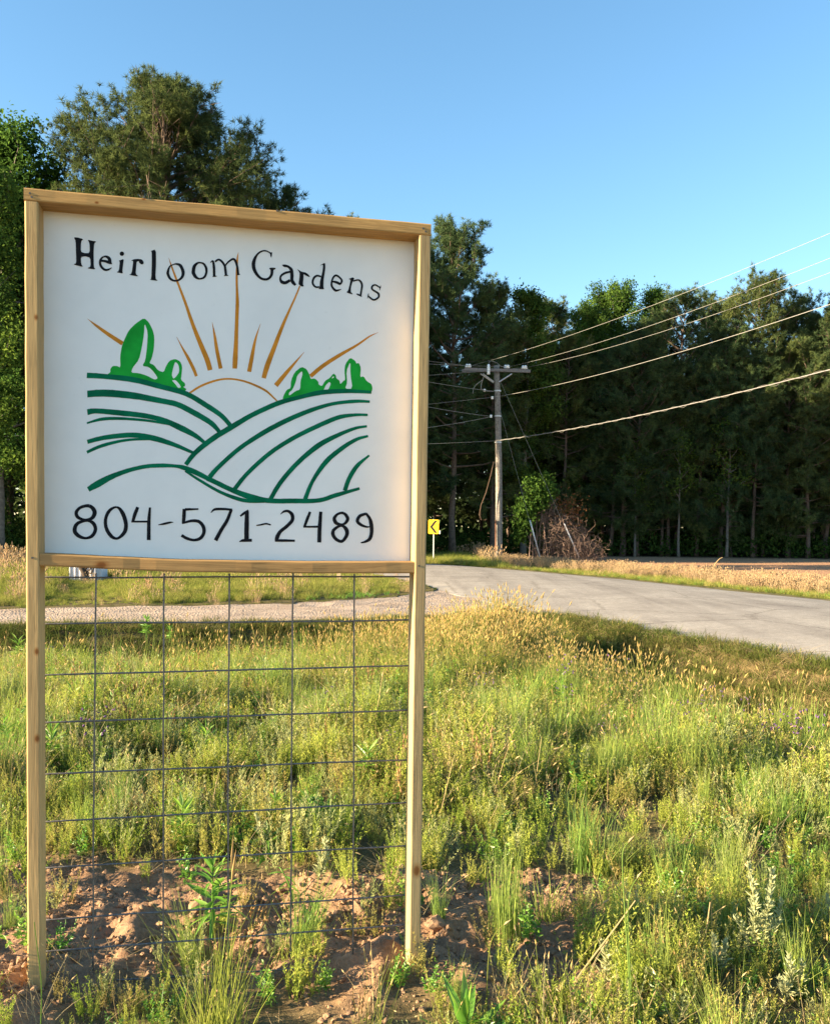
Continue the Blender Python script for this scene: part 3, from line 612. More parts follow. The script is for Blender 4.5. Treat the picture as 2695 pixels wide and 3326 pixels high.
# ------------------------------------------------------------------ utility pole, wires, guys, chevron sign
m_pole = plain('weathered_pole_wood', (0.19, 0.17, 0.15), 0.95, 0, 14, 0.4, 0.1); m_arm = plain('grey_crossarm_wood', (0.17, 0.16, 0.155), 0.95, 0, 20, 0.3, 0.1)
m_galv = plain('galvanized_steel', (0.5, 0.5, 0.5), 0.5, 0.6, 60, 0.15); m_porc = plain('white_porcelain', (0.8, 0.8, 0.78), 0.3, 0, 30, 0.05, 0.5)
m_alu = plain('aluminium_conductor', (0.26, 0.25, 0.23), 0.7, 0.1, 30, 0.2); m_rust = plain('rusty_conduit', (0.17, 0.075, 0.045), 0.85, 0, 30, 0.3)
m_cable = plain('lashed_cable_sheath', (0.22, 0.21, 0.20), 0.6, 0.1, 40, 0.3)
YP = 40.0
pb = ony(1619.7, 1800, YP); pt = ony(1612, 1187, YP); pb[2] = -0.1
zbase = 0.0
pole = empty('utility_pole', (pb[0], YP, 0.0)); tag(pole, 'weathered grey wooden utility pole with crossarm beyond the road', 'utility pole')
o_ = np.array([pb[0], YP, 0.0])
def rel(px, py, dy=0.0): return ony(px, py, YP + dy) - o_
mb = MB(); t = np.linspace(0, 1, 12)[:, None]; A = np.array([pb[0], YP, -0.3]) - o_; B = pt - o_
lin = A * (1 - t) + B * t; lin[:, 0] += 0.05 * np.sin(t[:, 0] * 3.1)
mb.tube(lin, np.linspace(0.165, 0.125, 12), 12); mb.build('pole_shaft', [m_pole], pole, True)
arm_y = -0.22
for dy, (pa, pc) in ((arm_y, ((1508, 1199), (1722, 1206))), (0.2, ((1500, 1204), (1714, 1203)))):
    A, B = rel(*pa, dy), rel(*pc, dy); mb = MB(); c = (A + B) / 2; L = np.linalg.norm(B - A)
    an = math.atan2(B[2] - A[2], B[0] - A[0]); R = [[math.cos(an), 0, -math.sin(an)], [0, 1, 0], [math.sin(an), 0, math.cos(an)]]
    mb.box(c, (L, 0.1, 0.13), R); mb.build('crossarm', [m_arm], pole)
for pa, pc, dy in (((1568, 1214), (1603, 1240), -0.29), ((1662, 1214), (1620, 1241), -0.29), ((1560, 1214), (1602, 1243), 0.28)):
    mb = MB(); mb.tube([rel(*pa, dy), rel(*pc, dy + 0.12 * np.sign(-dy))], 0.028, 5); mb.build('arm_brace', [m_galv], pole)
INS = [(1524, 1189), (1649, 1192), (1706, 1194)]
def lathe(mb, c, prof_, k=10, m=0):
    c = np.array(c); n = len(prof_); an = np.arange(k) * 2 * math.pi / k
    V = np.array([[c[0] + r * math.cos(q), c[1] + r * math.sin(q), c[2] + z] for r, z in prof_ for q in an])
    i = np.arange(n - 1)[:, None] * k; j = np.arange(k)[None]
    mb.add(V, Q=np.stack([i + j, i + (j + 1) % k, i + k + (j + 1) % k, i + k + j], -1).reshape(-1, 4), m=m)
for px, py in INS:
    for dy in (arm_y, 0.2):
        c = rel(px + (0 if dy < 0 else -8), py, dy); c[2] -= 0.03; mb = MB()
        lathe(mb, c, [(0.012, -0.16), (0.012, -0.02), (0.07, -0.03), (0.095, 0.0), (0.07, 0.03), (0.05, 0.05), (0.08, 0.06), (0.06, 0.1), (0.03, 0.125), (0.0, 0.13)])
        mb.build('insulator', [m_porc], pole, True)
c = rel(1586, 1200, -0.36); mb = MB(); lathe(mb, c, [(0.0, -0.22), (0.06, -0.22), (0.075, -0.18), (0.055, -0.14), (0.075, -0.1), (0.055, -0.06), (0.075, -0.02), (0.055, 0.03), (0.075, 0.07), (0.055, 0.11), (0.06, 0.2), (0.02, 0.24), (0, 0.24)]); mb.build('surge_arrester', [m_porc], pole, True)
mb = MB(); mb.tube([rel(1586, 1178, -0.36), rel(1595, 1172, -0.3), rel(1612, 1178, -0.3), rel(1627, 1190, -0.3), rel(1640, 1190, arm_y)], 0.01, 4); mb.build('jumper_lead', [m_alu], pole)
mb = MB(); mb.tube([rel(1570, 1225, -0.3), rel(1563, 1245, -0.3), rel(1561, 1262, -0.35), rel(1573, 1270, -0.3), rel(1602, 1271, -0.1)], 0.016, 5); mb.build('jumper_lead', [m_alu], pole)
mb = MB(); mb.tube([rel(1566, 1234, -0.35), rel(1545, 1250, -0.4), rel(1537, 1262, -0.4), rel(1535, 1278, -0.4)], 0.014, 5); mb.build('jumper_lead', [m_alu], pole)
for px, py in ((1573, 1268), (1594, 1352), (1598, 1292)):
    c = rel(px, py, -0.2); mb = MB(); lathe(mb, c, [(0.0, -0.07), (0.05, -0.06), (0.06, -0.02), (0.035, 0.0), (0.06, 0.02), (0.05, 0.06), (0, 0.07)]); mb.build('spool_insulator', [m_porc], pole, True)
mb = MB(); mb.tube([rel(1609, 1790, -0.18), rel(1609, 1690, -0.17)], 0.03, 6); mb.build('conduit', [m_rust], pole)
for py in (1437, 1270, 1352): # bolts and bands
    c = rel(1614 + (py - 1187) * 0.012, py); mb = MB(); mb.tube([c + np.array([0, 0, -0.03]), c + np.array([0, 0, 0.03])], 0.158, 12); mb.build('steel_band', [m_galv], pole)
def wire(label, A, B, sag, r, m=m_alu, cat='wire', n=60, group='overhead lines'):
    A, B = np.array(A), np.array(B); t = np.linspace(0, 1, n)[:, None]; P = A * (1 - t) + B * t; P[:, 2] -= (4 * sag * t * (1 - t))[:, 0]
    o = empty('overhead_wire', tuple(A)); mb = MB(); mb.tube(P - A, r, 5); w = mb.build('conductor', [m], o)
    tag(o, label, cat, group); return o, P
def end_at(px, py, y): return ony(px, py, y)
# right-hand span: the line follows the road towards the viewer; points chosen where each wire leaves the frame
spanR = [('top power line wire, from the outer end of the crossarm to the upper sky', INS[0], (2695, 757), 20.0, 0.0052, arm_y),
         ('second power line wire from the crossarm beside the pole top', INS[1], (2695, 838), 20.9, 0.0052, arm_y),
         ('third power line wire from the inner end of the crossarm', INS[2], (2695, 885), 21.4, 0.0052, arm_y),
         ('sunlit neutral wire, fourth from the top, strung below the crossarm', (1602, 1290), (2695, 988), 20.3, 0.0075, -0.15)]
for lab, a, bpx, yb, r, dy in spanR:
    A = ony(*a, YP + dy); B = end_at(*bpx, yb); C2 = A + (B - A) * 2.0
    mid = (A + C2) / 2; sag = 0.9; C2[2] += 4 * sag * 0.25 * 2.0 * 2 - 0  # keep the wire through B with this sag
    t = 0.5; C2[2] = (B[2] + 4 * sag * t * (1 - t) - A[2] * (1 - t)) / t
    wire(lab, A, C2, sag, r)
A = ony(1606, 1432, YP - 0.18); B = end_at(2695, 1200, 20.6); sag = 0.7; C2 = A + (B - A) * 2.0; C2[2] = (B[2] + sag - A[2] * 0.5) / 0.5
o, P = wire('thick lashed telephone cable, lowest line crossing the dark woods', A, C2, sag, 0.012, m_cable, 'cable')
mb = MB(); n = 900; t = np.linspace(0, 1, n)
Pt = np.stack([np.interp(t * (len(P) - 1), np.arange(len(P)), P[:, i]) for i in range(3)], -1); ph = t * 260
rad = 0.032 + 0.05 * np.clip(np.sin(t * 90 + np.sin(t * 37) * 2) - 0.75, 0, 1) * 2
Pt = Pt + np.stack([0.3 * rad * np.cos(ph), 0.95 * rad * np.cos(ph), rad * np.sin(ph)], -1) - A
mb.tube(Pt, 0.0035, 3, False); mb.build('lashing_wire', [m_alu], o)
# left-hand span behind the sign, coming out at the left edge of the frame
spanL = [('upper wire crossing the trees at the left edge of the picture', INS[0], (-10, 957), 36, 0.2), ('second wire crossing the trees at the left edge', INS[1], (-10, 1088), 36, 0.2),
         ('third wire from the pole towards the left, behind the sign', INS[2], (-10, 1270), 36, 0.3), ('neutral wire running left from the pole behind the sign', (1602, 1290), (-10, 1400), 36, 0.3),
         ('telephone cable running left from the pole behind the sign', (1606, 1432), (-10, 1463), 36, 0.2)]
for lab, a, bpx, yb, sag in spanL:
    A = ony(*a, YP + arm_y); B = ony(*bpx, yb); C2 = A + (B - A) * 1.35; wire(lab, A, C2, sag, 0.007)
wire('service wire slanting from beside the post to the pole bracket', ony(1598, 1270, YP - 0.2), ony(1160, 1190, 34), 0.1, 0.008)
wire('lower service wire slanting to the spool on the pole', ony(1592, 1352, YP - 0.2), ony(1160, 1270, 34), 0.1, 0.008)
wire('slack wire drawn from the spool on the pole to the right hand post', ony(1592, 1354, YP - 0.2), ony(1100, 1412, 38), 0.15, 0.009)
# guys
def guy(label, top, tube_top, tube_bot, dy):
    A = ony(*top, YP - 0.1); B = ony(*tube_bot, YP + dy); B[2] = 0.0
    d = ony(*tube_top, YP + dy * 0.9)
    o = empty('guy_wire', tuple(B)); mb = MB(); mb.tube([A - B, np.zeros(3) - np.array([0, 0, 0.1])], 0.006, 4); mb.build('strand', [m_alu], o)
    k = (d[2] - B[2]) / (A[2] - B[2]); mb = MB(); mb.tube([(A - B) * 0.02, (A - B) * k], 0.032, 8)
    mb.build('guard_tube', [plain('dull_white_tube', (0.5, 0.51, 0.52), 0.6, 0, 12, 0.2)], o, True); tag(o, label, 'guy wire', 'guy wires of the pole')
guy('guy wire with pale guard tube, the one nearer the pole', (1621, 1322), (1730, 1690), (1756, 1776), 0.6)
guy('guy wire with pale guard tube buried in the dead brown vine', (1625, 1240), (1838, 1701), (1885, 1796), 0.9)
mb = MB(); Pv = [ony(*q, YP - 0.3) for q in ((1603, 1500), (1593, 1545), (1578, 1600), (1562, 1640), (1557, 1670), (1562, 1688), (1575, 1690), (1580, 1685))]
mb.tube(Pv, 0.02, 5); o = mb.build('dangling_vine', [plain('brown_vine', (0.10, 0.06, 0.04), 0.9)], None, True); tag(o, 'reddish brown loose vine dangling beside the utility pole', 'vine')
# chevron sign
YC = 38.0; cb = ony(1407, 1820, YC)
cs = empty('chevron_sign', (cb[0], YC, 0), math.radians(-14)); tag(cs, 'yellow road sign with black chevron arrow on thin steel post', 'road sign')
m_yel = plain('sign_yellow', (0.88, 0.52, 0.012), 0.35, 0, 6, 0.06, 0.5); m_blk = plain('sign_black', (0.012, 0.012, 0.012), 0.4)
ztop = ony(1407, 1688, YC)[2]; zbot = ony(1407, 1734, YC)[2]; H_ = ztop - zbot; W_ = H_ * 0.75
def rr(w, h, r, y, zc, n=5):
    P = []
    for cx, cz, a0 in ((w - r, h - r, 0), (-w + r, h - r, 90), (-w + r, -h + r, 180), (w - r, -h + r, 270)):
        for k in range(n): a = math.radians(a0 + 90 * k / (n - 1)); P.append((cx + r * math.cos(a), y, zc + cz + r * math.sin(a)))
    return np.array(P)
zc = (ztop + zbot) / 2
f_, b2 = rr(W_ / 2, H_ / 2, 0.05, -0.045, zc), rr(W_ / 2, H_ / 2, 0.05, -0.04, zc); n = len(f_); mb = MB()
V = np.concatenate([f_, b2, [f_.mean(0)], [b2.mean(0)]])
mb.add(V, T=[(2 * n, (q + 1) % n, q) for q in range(n)] + [(2 * n + 1, n + q, n + (q + 1) % n) for q in range(n)], Q=[(q, (q + 1) % n, n + (q + 1) % n, n + q) for q in range(n)])
mb.build('sign_plate', [m_yel], cs)
mb = MB(); hw_, hh = W_ / 2, H_ / 2; y_ = -0.049
ch = [(-0.72, 0), (0.2, 0.86), (0.72, 0.86), (-0.16, 0), (0.72, -0.86), (0.2, -0.86)]
mb.add([(u * hw_, y_, zc + v * hh) for u, v in ch], Q=[(0, 3, 2, 1), (0, 5, 4, 3)]); mb.build('chevron_arrow', [m_blk], cs)
mb = MB(); mb.box((0, 0, (ztop - 0.1) / 2 - 0.1), (0.045, 0.03, ztop + 0.1)); mb.box((0, -0.022, zc), (0.03, 0.035, 0.4)); mb.build('sign_post', [m_galv], cs)
mb = MB(); mb.box((hw_ + 0.04, -0.03, zc - hh * 0.75), (0.06, 0.004, 0.15)); mb.build('marker_tab', [m_galv], cs)
# things half hidden below the bottom rail
m_wht = plain('white_panel', (0.62, 0.6, 0.62), 0.6, 0, 5, 0.08); m_dk = plain('dark_bark', (0.055, 0.04, 0.03), 0.95, 0, 25, 0.4)
p0 = onz(226, 1894, 0.03); p1 = onz(338, 1894, 0.03); yb = p0[1]; wbx = p1[0] - p0[0]
ub = empty('white_cabinet', ((p0[0] + p1[0]) / 2, yb + 0.2, 0.03)); tag(ub, 'pale panelled cabinet standing in grass behind a dark trunk', 'cabinet')
mb = MB(); mb.box((0, 0.0, 0.36), (wbx, 0.4, 0.62)); mb.build('cabinet_body', [m_wht], ub)
for u in (-0.5, -0.33, -0.16, 0.0, 0.17, 0.34, 0.5):
    mb = MB(); mb.box((u * wbx * 0.96, -0.212, 0.36), (0.022, 0.02, 0.6)); mb.build('panel_seam', [m_wht], ub)
mb = MB(); mb.box((0, 0, 0.7), (wbx + 0.05, 0.46, 0.05)); mb.build('cabinet_top', [m_wht], ub)
for u in (-1, 1): mb = MB(); mb.box((u * (wbx / 2 - 0.04), 0, 0.01), (0.06, 0.36, 0.12)); mb.build('foot', [m_dk], ub)
st = empty('leaning_trunk', (onz(279, 1896, 0.03)[0], yb - 0.15, 0.03)); tag(st, 'short dark forked trunk leaning in front of the pale cabinet', 'trunk')
mb = MB(); mb.tube([(0.06, 0, -0.1), (0.03, 0, 0.05), (-0.02, 0, 0.25), (-0.12, 0, 0.42), (-0.22, 0.0, 0.55)], [0.14, 0.1, 0.075, 0.06, 0.045], 8); mb.build('stem', [m_dk], st, True)
for q in ((0.1, 0.5, 0.55), (0.22, 0.4, 0.5), (0.3, 0.3, 0.6)):
    mb = MB(); mb.tube([(-0.03, 0, 0.27), (q[0] * 0.5, -0.05, q[1] * 0.8), (q[0], -0.08, q[2])], [0.03, 0.02, 0.012], 5); mb.build('branch', [m_dk], st)
sk = onz(1100, 1902, 0.03); o = empty('wooden_stake', (sk[0], sk[1], 0.0)); tag(o, 'short pale wooden stake in the weeds behind the sign', 'stake')
mb = MB(); mb.box((0, 0, 0.35), (0.09, 0.05, 0.8)); mb.build('stake_shaft', [wood('stake_wood', 2, (0.5, 0.38, 0.22))], o)

# ------------------------------------------------------------------ trees
m_bark = plain('pine_bark', (0.12, 0.085, 0.065), 0.95, 0, 9, 0.4); m_bark2 = plain('grey_bark', (0.15, 0.13, 0.11), 0.95, 0, 9, 0.35)
m_needle = leaf_mat('pine_needles', (0.060, 0.098, 0.042), (0.085, 0.110, 0.038), 0.3)
m_leaf = leaf_mat('broad_leaves', (0.066, 0.132, 0.026), (0.10, 0.15, 0.032), 0.45)
m_dead = plain('dead_brown_vine', (0.16, 0.108, 0.085), 0.95, 0, 30, 0.4)
def tree_mesh(seed, kind, H, cb, R, nb, nsub, need=14, nl=0.2, nw=0.022, low=0.0, trunk_r=0.17, leaf=0.16, spread=1.0, top=0.45, dome=0.0, env=None):
    """returns (trunk mesh, crown mesh); cb = crown base height, R = crown radius"""
    rng = np.random.default_rng(seed); tr_ = MB(); cr = MB()
    n = 14; tz = np.linspace(0, 1, n)
    ax = np.cumsum(rng.normal(0, 0.035, n)) * H / 14; ay = np.cumsum(rng.normal(0, 0.035, n)) * H / 14
    T = np.stack([ax - ax[0], ay - ay[0], tz * H * 0.97 - 0.15], -1)
    tr_.tube(T, trunk_r * (1 - 0.86 * tz ** 1.2) * (1 + 0.35 * np.exp(-tz * 22)), 8)
    cen = lambda h: np.array([np.interp(h, T[:, 2], T[:, 0]), np.interp(h, T[:, 2], T[:, 1]), h])
    TP, TD, TT = [], [], []
    for k in range(nb):
        u = (k + rng.uniform(0, 1)) / nb; h = cb + (H - cb) * (u ** 0.9)
        if low and rng.uniform() < low: h = rng.uniform(cb * 0.45, cb); u = 0.0
        pr = math.sqrt(max(0.02, 1 - ((u - top) / (1.02 - top if u > top else top + 0.25)) ** 2))
        pr = pr * (1 - dome) + dome * math.sqrt(max(0.05, 1 - max(0, (u - 0.25) / 0.8) ** 2.2)) if dome else pr
        L = R * pr * rng.uniform(0.7, 1.12); az = k * 2.39996 + rng.normal(0, 0.4)
        el = (-0.05 + 0.95 * u + rng.normal(0, 0.12)) if kind == 'pine' else (0.25 + 0.8 * u + rng.normal(0, 0.15))
        d = np.array([math.cos(az) * math.cos(el), math.sin(az) * math.cos(el), math.sin(el)])
        s = np.linspace(0, 1, 5)[:, None]; base = cen(h)
        if env:
            for _ in range(30):
                tp = base + d * L + np.array([0, 0, 0.14 * L])
                if (tp[0] ** 2 + tp[1] ** 2) / env[2] ** 2 + ((tp[2] - env[0]) / (env[1] if tp[2] > env[0] else env[1] * 1.6)) ** 2 < 0.62: break
                L *= 0.92
        Pb = base + d * L * s + np.array([0, 0, 0.14 * L]) * s ** 2 + rng.normal(0, 0.03 * L, (5, 3)) * s
        tr_.tube(Pb, np.linspace(0.03 + 0.012 * L, 0.012, 5), 4, False)
        tintb = rng.normal(1.0, 0.16)
        for q in range(nsub):
            f = rng.uniform(0.28, 1.0) if q else 1.0; p = np.array([np.interp(f, s[:, 0], Pb[:, i]) for i in range(3)])
            d2 = unit(d * 0.7 + rng.normal(0, 0.55, 3) * spread + np.array([0, 0, 0.15])); l2 = L * rng.uniform(0.14, 0.36) + 0.15
            if q % 2 == 0: tr_.tube([p, p + d2 * l2], [0.014, 0.007], 3, False)
            nt_ = 3 + int(l2 / 0.22) if kind == 'pine' else 3 + int(l2 / 0.2)
            for w in np.linspace(0.35, 1.05, nt_):
                TP.append(p + d2 * l2 * w + rng.normal(0, 0.09, 3)); TD.append(unit(d2 * 0.7 + rng.normal(0, 0.35, 3) + np.array([0, 0, 0.45]))); TT.append(tintb * rng.uniform(0.7, 1.35))
    TP, TD, TT = np.array(TP), np.array(TD), np.array(TT)
    if env:      # keep the tufts inside a lumpy rounded crown
        zc, rz, rr_ = env; az = np.arctan2(TP[:, 1], TP[:, 0]); q = (TP[:, 0] ** 2 + TP[:, 1] ** 2) / rr_ ** 2 + ((TP[:, 2] - zc) / np.where(TP[:, 2] > zc, rz, rz * 1.6)) ** 2
        lump = 0.72 + 0.5 * vnoise(az * 2.2 + 9, TP[:, 2] * 0.75, 1.0, 97) + rng.normal(0, 0.06, len(q)); k_ = (q < lump) & (vnoise(az * 3.1 + 5, TP[:, 2] * 1.05, 1.0, 98) > 0.2); TP, TD, TT = TP[k_], TD[k_], TT[k_]
    M = len(TP)
    if kind == 'pine':
        dirs = unit(np.repeat(TD, need, 0) * 0.55 + rdirs(rng, M * need) * 0.9)
        L = nl * rng.uniform(0.7, 1.25, M * need)[:, None]; c = np.repeat(TP, need, 0) + rng.normal(0, 0.03, (M * need, 3))
        s = unit(np.cross(dirs, rdirs(rng, M * need))) * nw / 2
        V = np.stack([c - s, c + s, c + dirs * L], 1).reshape(-1, 3); tri = np.arange(M * need * 3).reshape(-1, 3)
        cr.add(V, T=tri, a=np.repeat(np.clip(np.repeat(TT, need) * rng.uniform(0.8, 1.2, M * need), 0.4, 2.0), 3))
        return tr_.mesh('pine_trunk', [m_bark], True), cr.mesh('pine_crown', [m_needle])
    k = need; c = np.repeat(TP, k, 0) + rng.normal(0, 0.2, (M * k, 3)); dirs = unit(rdirs(rng, M * k) + np.array([0, 0, -0.25]))
    leaves(cr, rng, c, dirs, leaf * rng.uniform(0.6, 1.3, M * k), leaf * 0.75 * rng.uniform(0.7, 1.2, M * k), a=np.clip(np.repeat(TT, k) * rng.uniform(0.75, 1.3, M * k), 0.4, 2.2), nrm=np.array([[0, 0, 1.0]]))
    return tr_.mesh('tree_trunk', [m_bark2], True), cr.mesh('tree_crown', [m_leaf])
def tree(name, ms, x, y, rz, s, label, cat, group, z=0.0, sz=None):
    o = empty(name, (x, y, z), rz); o.scale = (s, s, sz or s)
    put('trunk', ms[0], o); put('crown', ms[1], o); tag(o, label, cat, group); return o
rt = random.Random(4)
def px_at(px, y): return ony(px, 1700, y)[0]
# the big pine that rises over the sign, its neighbours, and the trees at the left edge
big = tree_mesh(11, 'pine', 19.6, 9.0, 6.2, 150, 21, 18, 0.24, 0.026, 0, 0.3, top=0.33, dome=0.9, spread=1.1, env=(14.6, 6.1, 5.5))
tree('pine_tree', big, px_at(525, 38), 38, 0.6, 1.0, 'tallest pine with a broad rounded crown rising above the sign', 'tree', 'pines behind the sign')
md = [tree_mesh(21, 'pine', 16, 5.0, 2.9, 66, 13, 18, 0.25, 0.028, 0.12, dome=0.5), tree_mesh(22, 'pine', 16, 6.0, 2.7, 62, 13, 18, 0.25, 0.028, 0.14, dome=0.6), tree_mesh(23, 'pine', 16, 4.2, 3.2, 70, 13, 18, 0.25, 0.028, 0.1, dome=0.7),
      tree_mesh(24, 'pine', 16, 6.8, 2.5, 56, 13, 18, 0.25, 0.028, 0.2, dome=0.4), tree_mesh(25, 'pine', 16, 3.6, 3.1, 72, 13, 18, 0.25, 0.028, 0.0, dome=0.5)]
me2 = [tree_mesh(26, 'pine', 14, 2.6, 2.9, 66, 12, 17, 0.25, 0.028, 0.12, 0.15, dome=0.5), tree_mesh(27, 'pine', 14, 3.6, 2.6, 60, 12, 17, 0.25, 0.028, 0.35, 0.2, dome=0.5), tree_mesh(28, 'pine', 14, 1.8, 2.3, 60, 12, 17, 0.25, 0.028, 0.0, 0.12, dome=0.3)]
dc = [tree_mesh(31, 'leafy', 15, 3.0, 3.0, 46, 9, 16, leaf=0.17), tree_mesh(32, 'leafy', 15, 2.4, 2.6, 44, 9, 16, leaf=0.16), tree_mesh(33, 'leafy', 15, 4.0, 2.2, 40, 9, 16, leaf=0.16)]
tree('leafy_tree', dc[0], px_at(0, 38), 38, 0.3, 1.12, 'bright green leafy tree at the left edge beside the tallest pine', 'tree', 'leafy trees at the wood edge')
tree('leafy_tree', dc[1], px_at(-90, 30), 30, 2.0, 0.85, 'lower green leafy tree at the far left edge behind the sign post', 'tree', 'leafy trees at the wood edge')
tree('pine_tree', md[0], px_at(915, 42), 42, 1.1, 1.0, 'smaller pine whose top shows just above the sign top rail', 'tree', 'pines behind the sign')
tree('pine_tree', md[3], px_at(1020, 50), 50, 4.1, 1.0, 'pine with only a small yellowish tip above the sign top rail', 'tree', 'pines behind the sign')
tree('pine_tree', md[4], px_at(1470, 48), 48, 2.2, 1.03, 'tall dark pine just to the right of the sign top corner', 'tree', 'pines behind the sign')
tree('pine_tree', md[2], px_at(1600, 50), 50, 5.0, 0.86, 'dark pine standing behind the top of the utility pole', 'tree', 'pines behind the sign')
tree('leafy_tree', dc[2], px_at(1700, 51), 51, 0.4, 0.93, 'pointed green leafy tree between tall dark pine and open sky gap', 'tree', 'leafy trees at the wood edge')
for q, (px, y, k) in enumerate([(120, 43, 1), (300, 44, 0), (420, 47, 2), (700, 45, 4), (820, 49, 1), (1130, 47, 2), (1250, 50, 0), (1350, 52, 3), (230, 52, 2), (560, 54, 0), (980, 56, 1), (-200, 40, 2), (-420, 42, 0)]):
    tree('pine_tree', md[k], px_at(px, y), y, rt.uniform(0, 6.3), rt.uniform(0.98, 1.05), 'dark pine hidden for the most part behind the painted sign', 'tree', 'pines hidden behind the sign')
# the wood along the far side of the field: each front tree placed by its top
front = [(1790, 56, 962, 'p', 3, 'small dark pine poking up in the gap right of the pole'), (1900, 54, 985, 'l', 1, 'pale green low leafy tree in the wood, left of the tallest leafy one'), (1975, 56, 905, 'l', 0, 'tallest pale green leafy tree of the wood edge'),
         (2105, 56, 920, 'l', 2, 'leafy tree with narrow top beside the golden pine tops'), (2200, 54, 932, 'p', 0, 'brownish golden pine top in the middle of the wood'), (2320, 56, 945, 'p', 1, 'pine with blunt top between the two golden pines'),
         (2450, 53, 893, 'p', 2, 'tallest golden lit pine of the wood near the right edge'), (2560, 55, 960, 'p', 4, 'pine just right of the tallest golden pine'), (2680, 53, 985, 'p', 0, 'pine cut by the right edge of the picture')]
for px, y, row, k, v, lab in front:
    xx = px_at(px, y); h = ony(px, row, y)[2]
    if k == 'p': tree('pine_tree', md[v], xx, y, rt.uniform(0, 6.3), h / 17.3 * (0.9 if v in (2,) else 1), lab, 'tree', 'trees along the field', 0, h / 17.3)
    else: tree('leafy_tree', dc[v], xx, y, rt.uniform(0, 6.3), h / 16.4 * 0.8, lab, 'tree', 'trees along the field', 0, h / 16.4)
edge = [1838, 1895, 1985, 2022, 2068, 2150, 2170, 2262, 2340, 2368, 2445, 2478, 2560, 2625, 2668]
ordn = 'first second third fourth fifth sixth seventh eighth ninth tenth eleventh twelfth thirteenth fourteenth fifteenth'.split()
for q, px in enumerate(edge):
    y = 51.5 + rt.uniform(0, 2.2)
    tree('pine_tree', me2[q // 2 % 3] if q % 2 else md[(q * 2 + 1) % 5], px_at(px, y), y, rt.uniform(0, 6.3), rt.uniform(0.62, 0.84), '%s pine trunk along the field edge counted from the vine covered bush' % ordn[q], 'tree', 'front pines of the wood')
for q in range(44):
    y = 57 + (q % 4) * 4.5 + rt.uniform(-1, 1); x = -4 + (q // 4) * 4.0 + rt.uniform(-1.2, 1.2) + (q % 4) * 0.8
    tree('pine_tree', md[q % 5], x, y, rt.uniform(0, 6.3), rt.uniform(0.74, 0.86), 'shaded pine standing deeper in the wood behind the front trunks', 'tree', 'pines deeper in the wood')
for q, (px, y) in enumerate([(2800, 52), (2900, 55), (3010, 52), (3140, 54)]):
    tree('pine_tree', md[q], px_at(px, y), y, q, 0.95, 'pine of the wood beyond the right edge', 'tree', 'pines deeper in the wood')
for q in range(22):      # unseen pines put in mainly to cast shade; they carry the wood on leftward
    x = -22 - (q % 8) * 4.6 + rt.uniform(-1.5, 1.5); y = 37.5 + (q // 8) * 6.5 - 0.22 * (-x - 22) + rt.uniform(-1.2, 1.2)
    tree('pine_tree', md[q % 5], x, y, rt.uniform(0, 6.3), rt.uniform(1.0, 1.15), 'unseen shade-casting pine of the wood beyond the left edge', 'tree', 'pines beyond the left edge')
# thin saplings and bare leaning stems seen as pale lines among the trunks
sap = tree_mesh(41, 'leafy', 6, 2.6, 0.9, 12, 4, 8, leaf=0.14, trunk_r=0.07)
for q, (px, lab) in enumerate([(2062, 'thin crooked sapling among the shaded trunks, left of two'), (2205, 'forked thin sapling among the shaded trunks, right of two'), (2360, 'slim straight sapling in front of the dark wood')]):
    tree('sapling', sap, px_at(px, 51), 51.0, q * 1.7, 1.0 + 0.1 * q, lab, 'sapling', 'saplings at the field edge')
# undergrowth along the foot of the wood
rng = np.random.default_rng(77); ug = MB()
n = 26000; ux = rng.uniform(-24, 40, n); uy = 51.2 + rng.uniform(0, 1, n) ** 1.5 * 9; hh = (0.4 + 1.7 * vnoise(ux, uy, 1.6, 61)) * rng.uniform(0, 1, n) ** 0.8
keep = ~((ux < 4) & (uy < 43)); leaves(ug, rng, np.stack([ux, uy, hh], -1)[keep], rdirs(rng, keep.sum()), 0.2, 0.15, a=rng.uniform(0.45, 1.0, keep.sum()))
tag(ug.build('undergrowth', [m_leaf]), 'dark green undergrowth along the foot of the wood', 'undergrowth', kind='stuff')
ug = MB(); n = 22000; ux = rng.uniform(-30, 1, n); uy = 43.2 + rng.uniform(0, 1, n) ** 1.5 * 7 - 0.25 * np.clip(-ux - 8, 0, 30); hh = (0.3 + 2.6 * vnoise(ux, uy, 1.8, 62)) * rng.uniform(0, 1, n) ** 0.8
leaves(ug, rng, np.stack([ux, uy, hh], -1), rdirs(rng, n), 0.2, 0.15, a=rng.uniform(0.5, 1.1, n))
tag(ug.build('undergrowth', [m_leaf]), 'shaded undergrowth along the road behind the painted sign', 'undergrowth', kind='stuff')
# the far depth of the wood, one dark mass
ug = MB(); n = 46000; ux = rng.uniform(-60, 75, n); uy = rng.uniform(74, 90, n); hh = -0.2 + rng.uniform(0, 1, n) ** 1.7 * (9.5 + 3 * vnoise(ux, uy, 5, 66))
leaves(ug, rng, np.stack([ux, uy, hh], -1), rdirs(rng, n), 0.8, 0.6, a=rng.uniform(0.5, 1.0, n))
tag(ug.build('distant_woodland', [m_needle]), 'dark mass of distant woodland behind the trunks', 'woodland', kind='stuff')
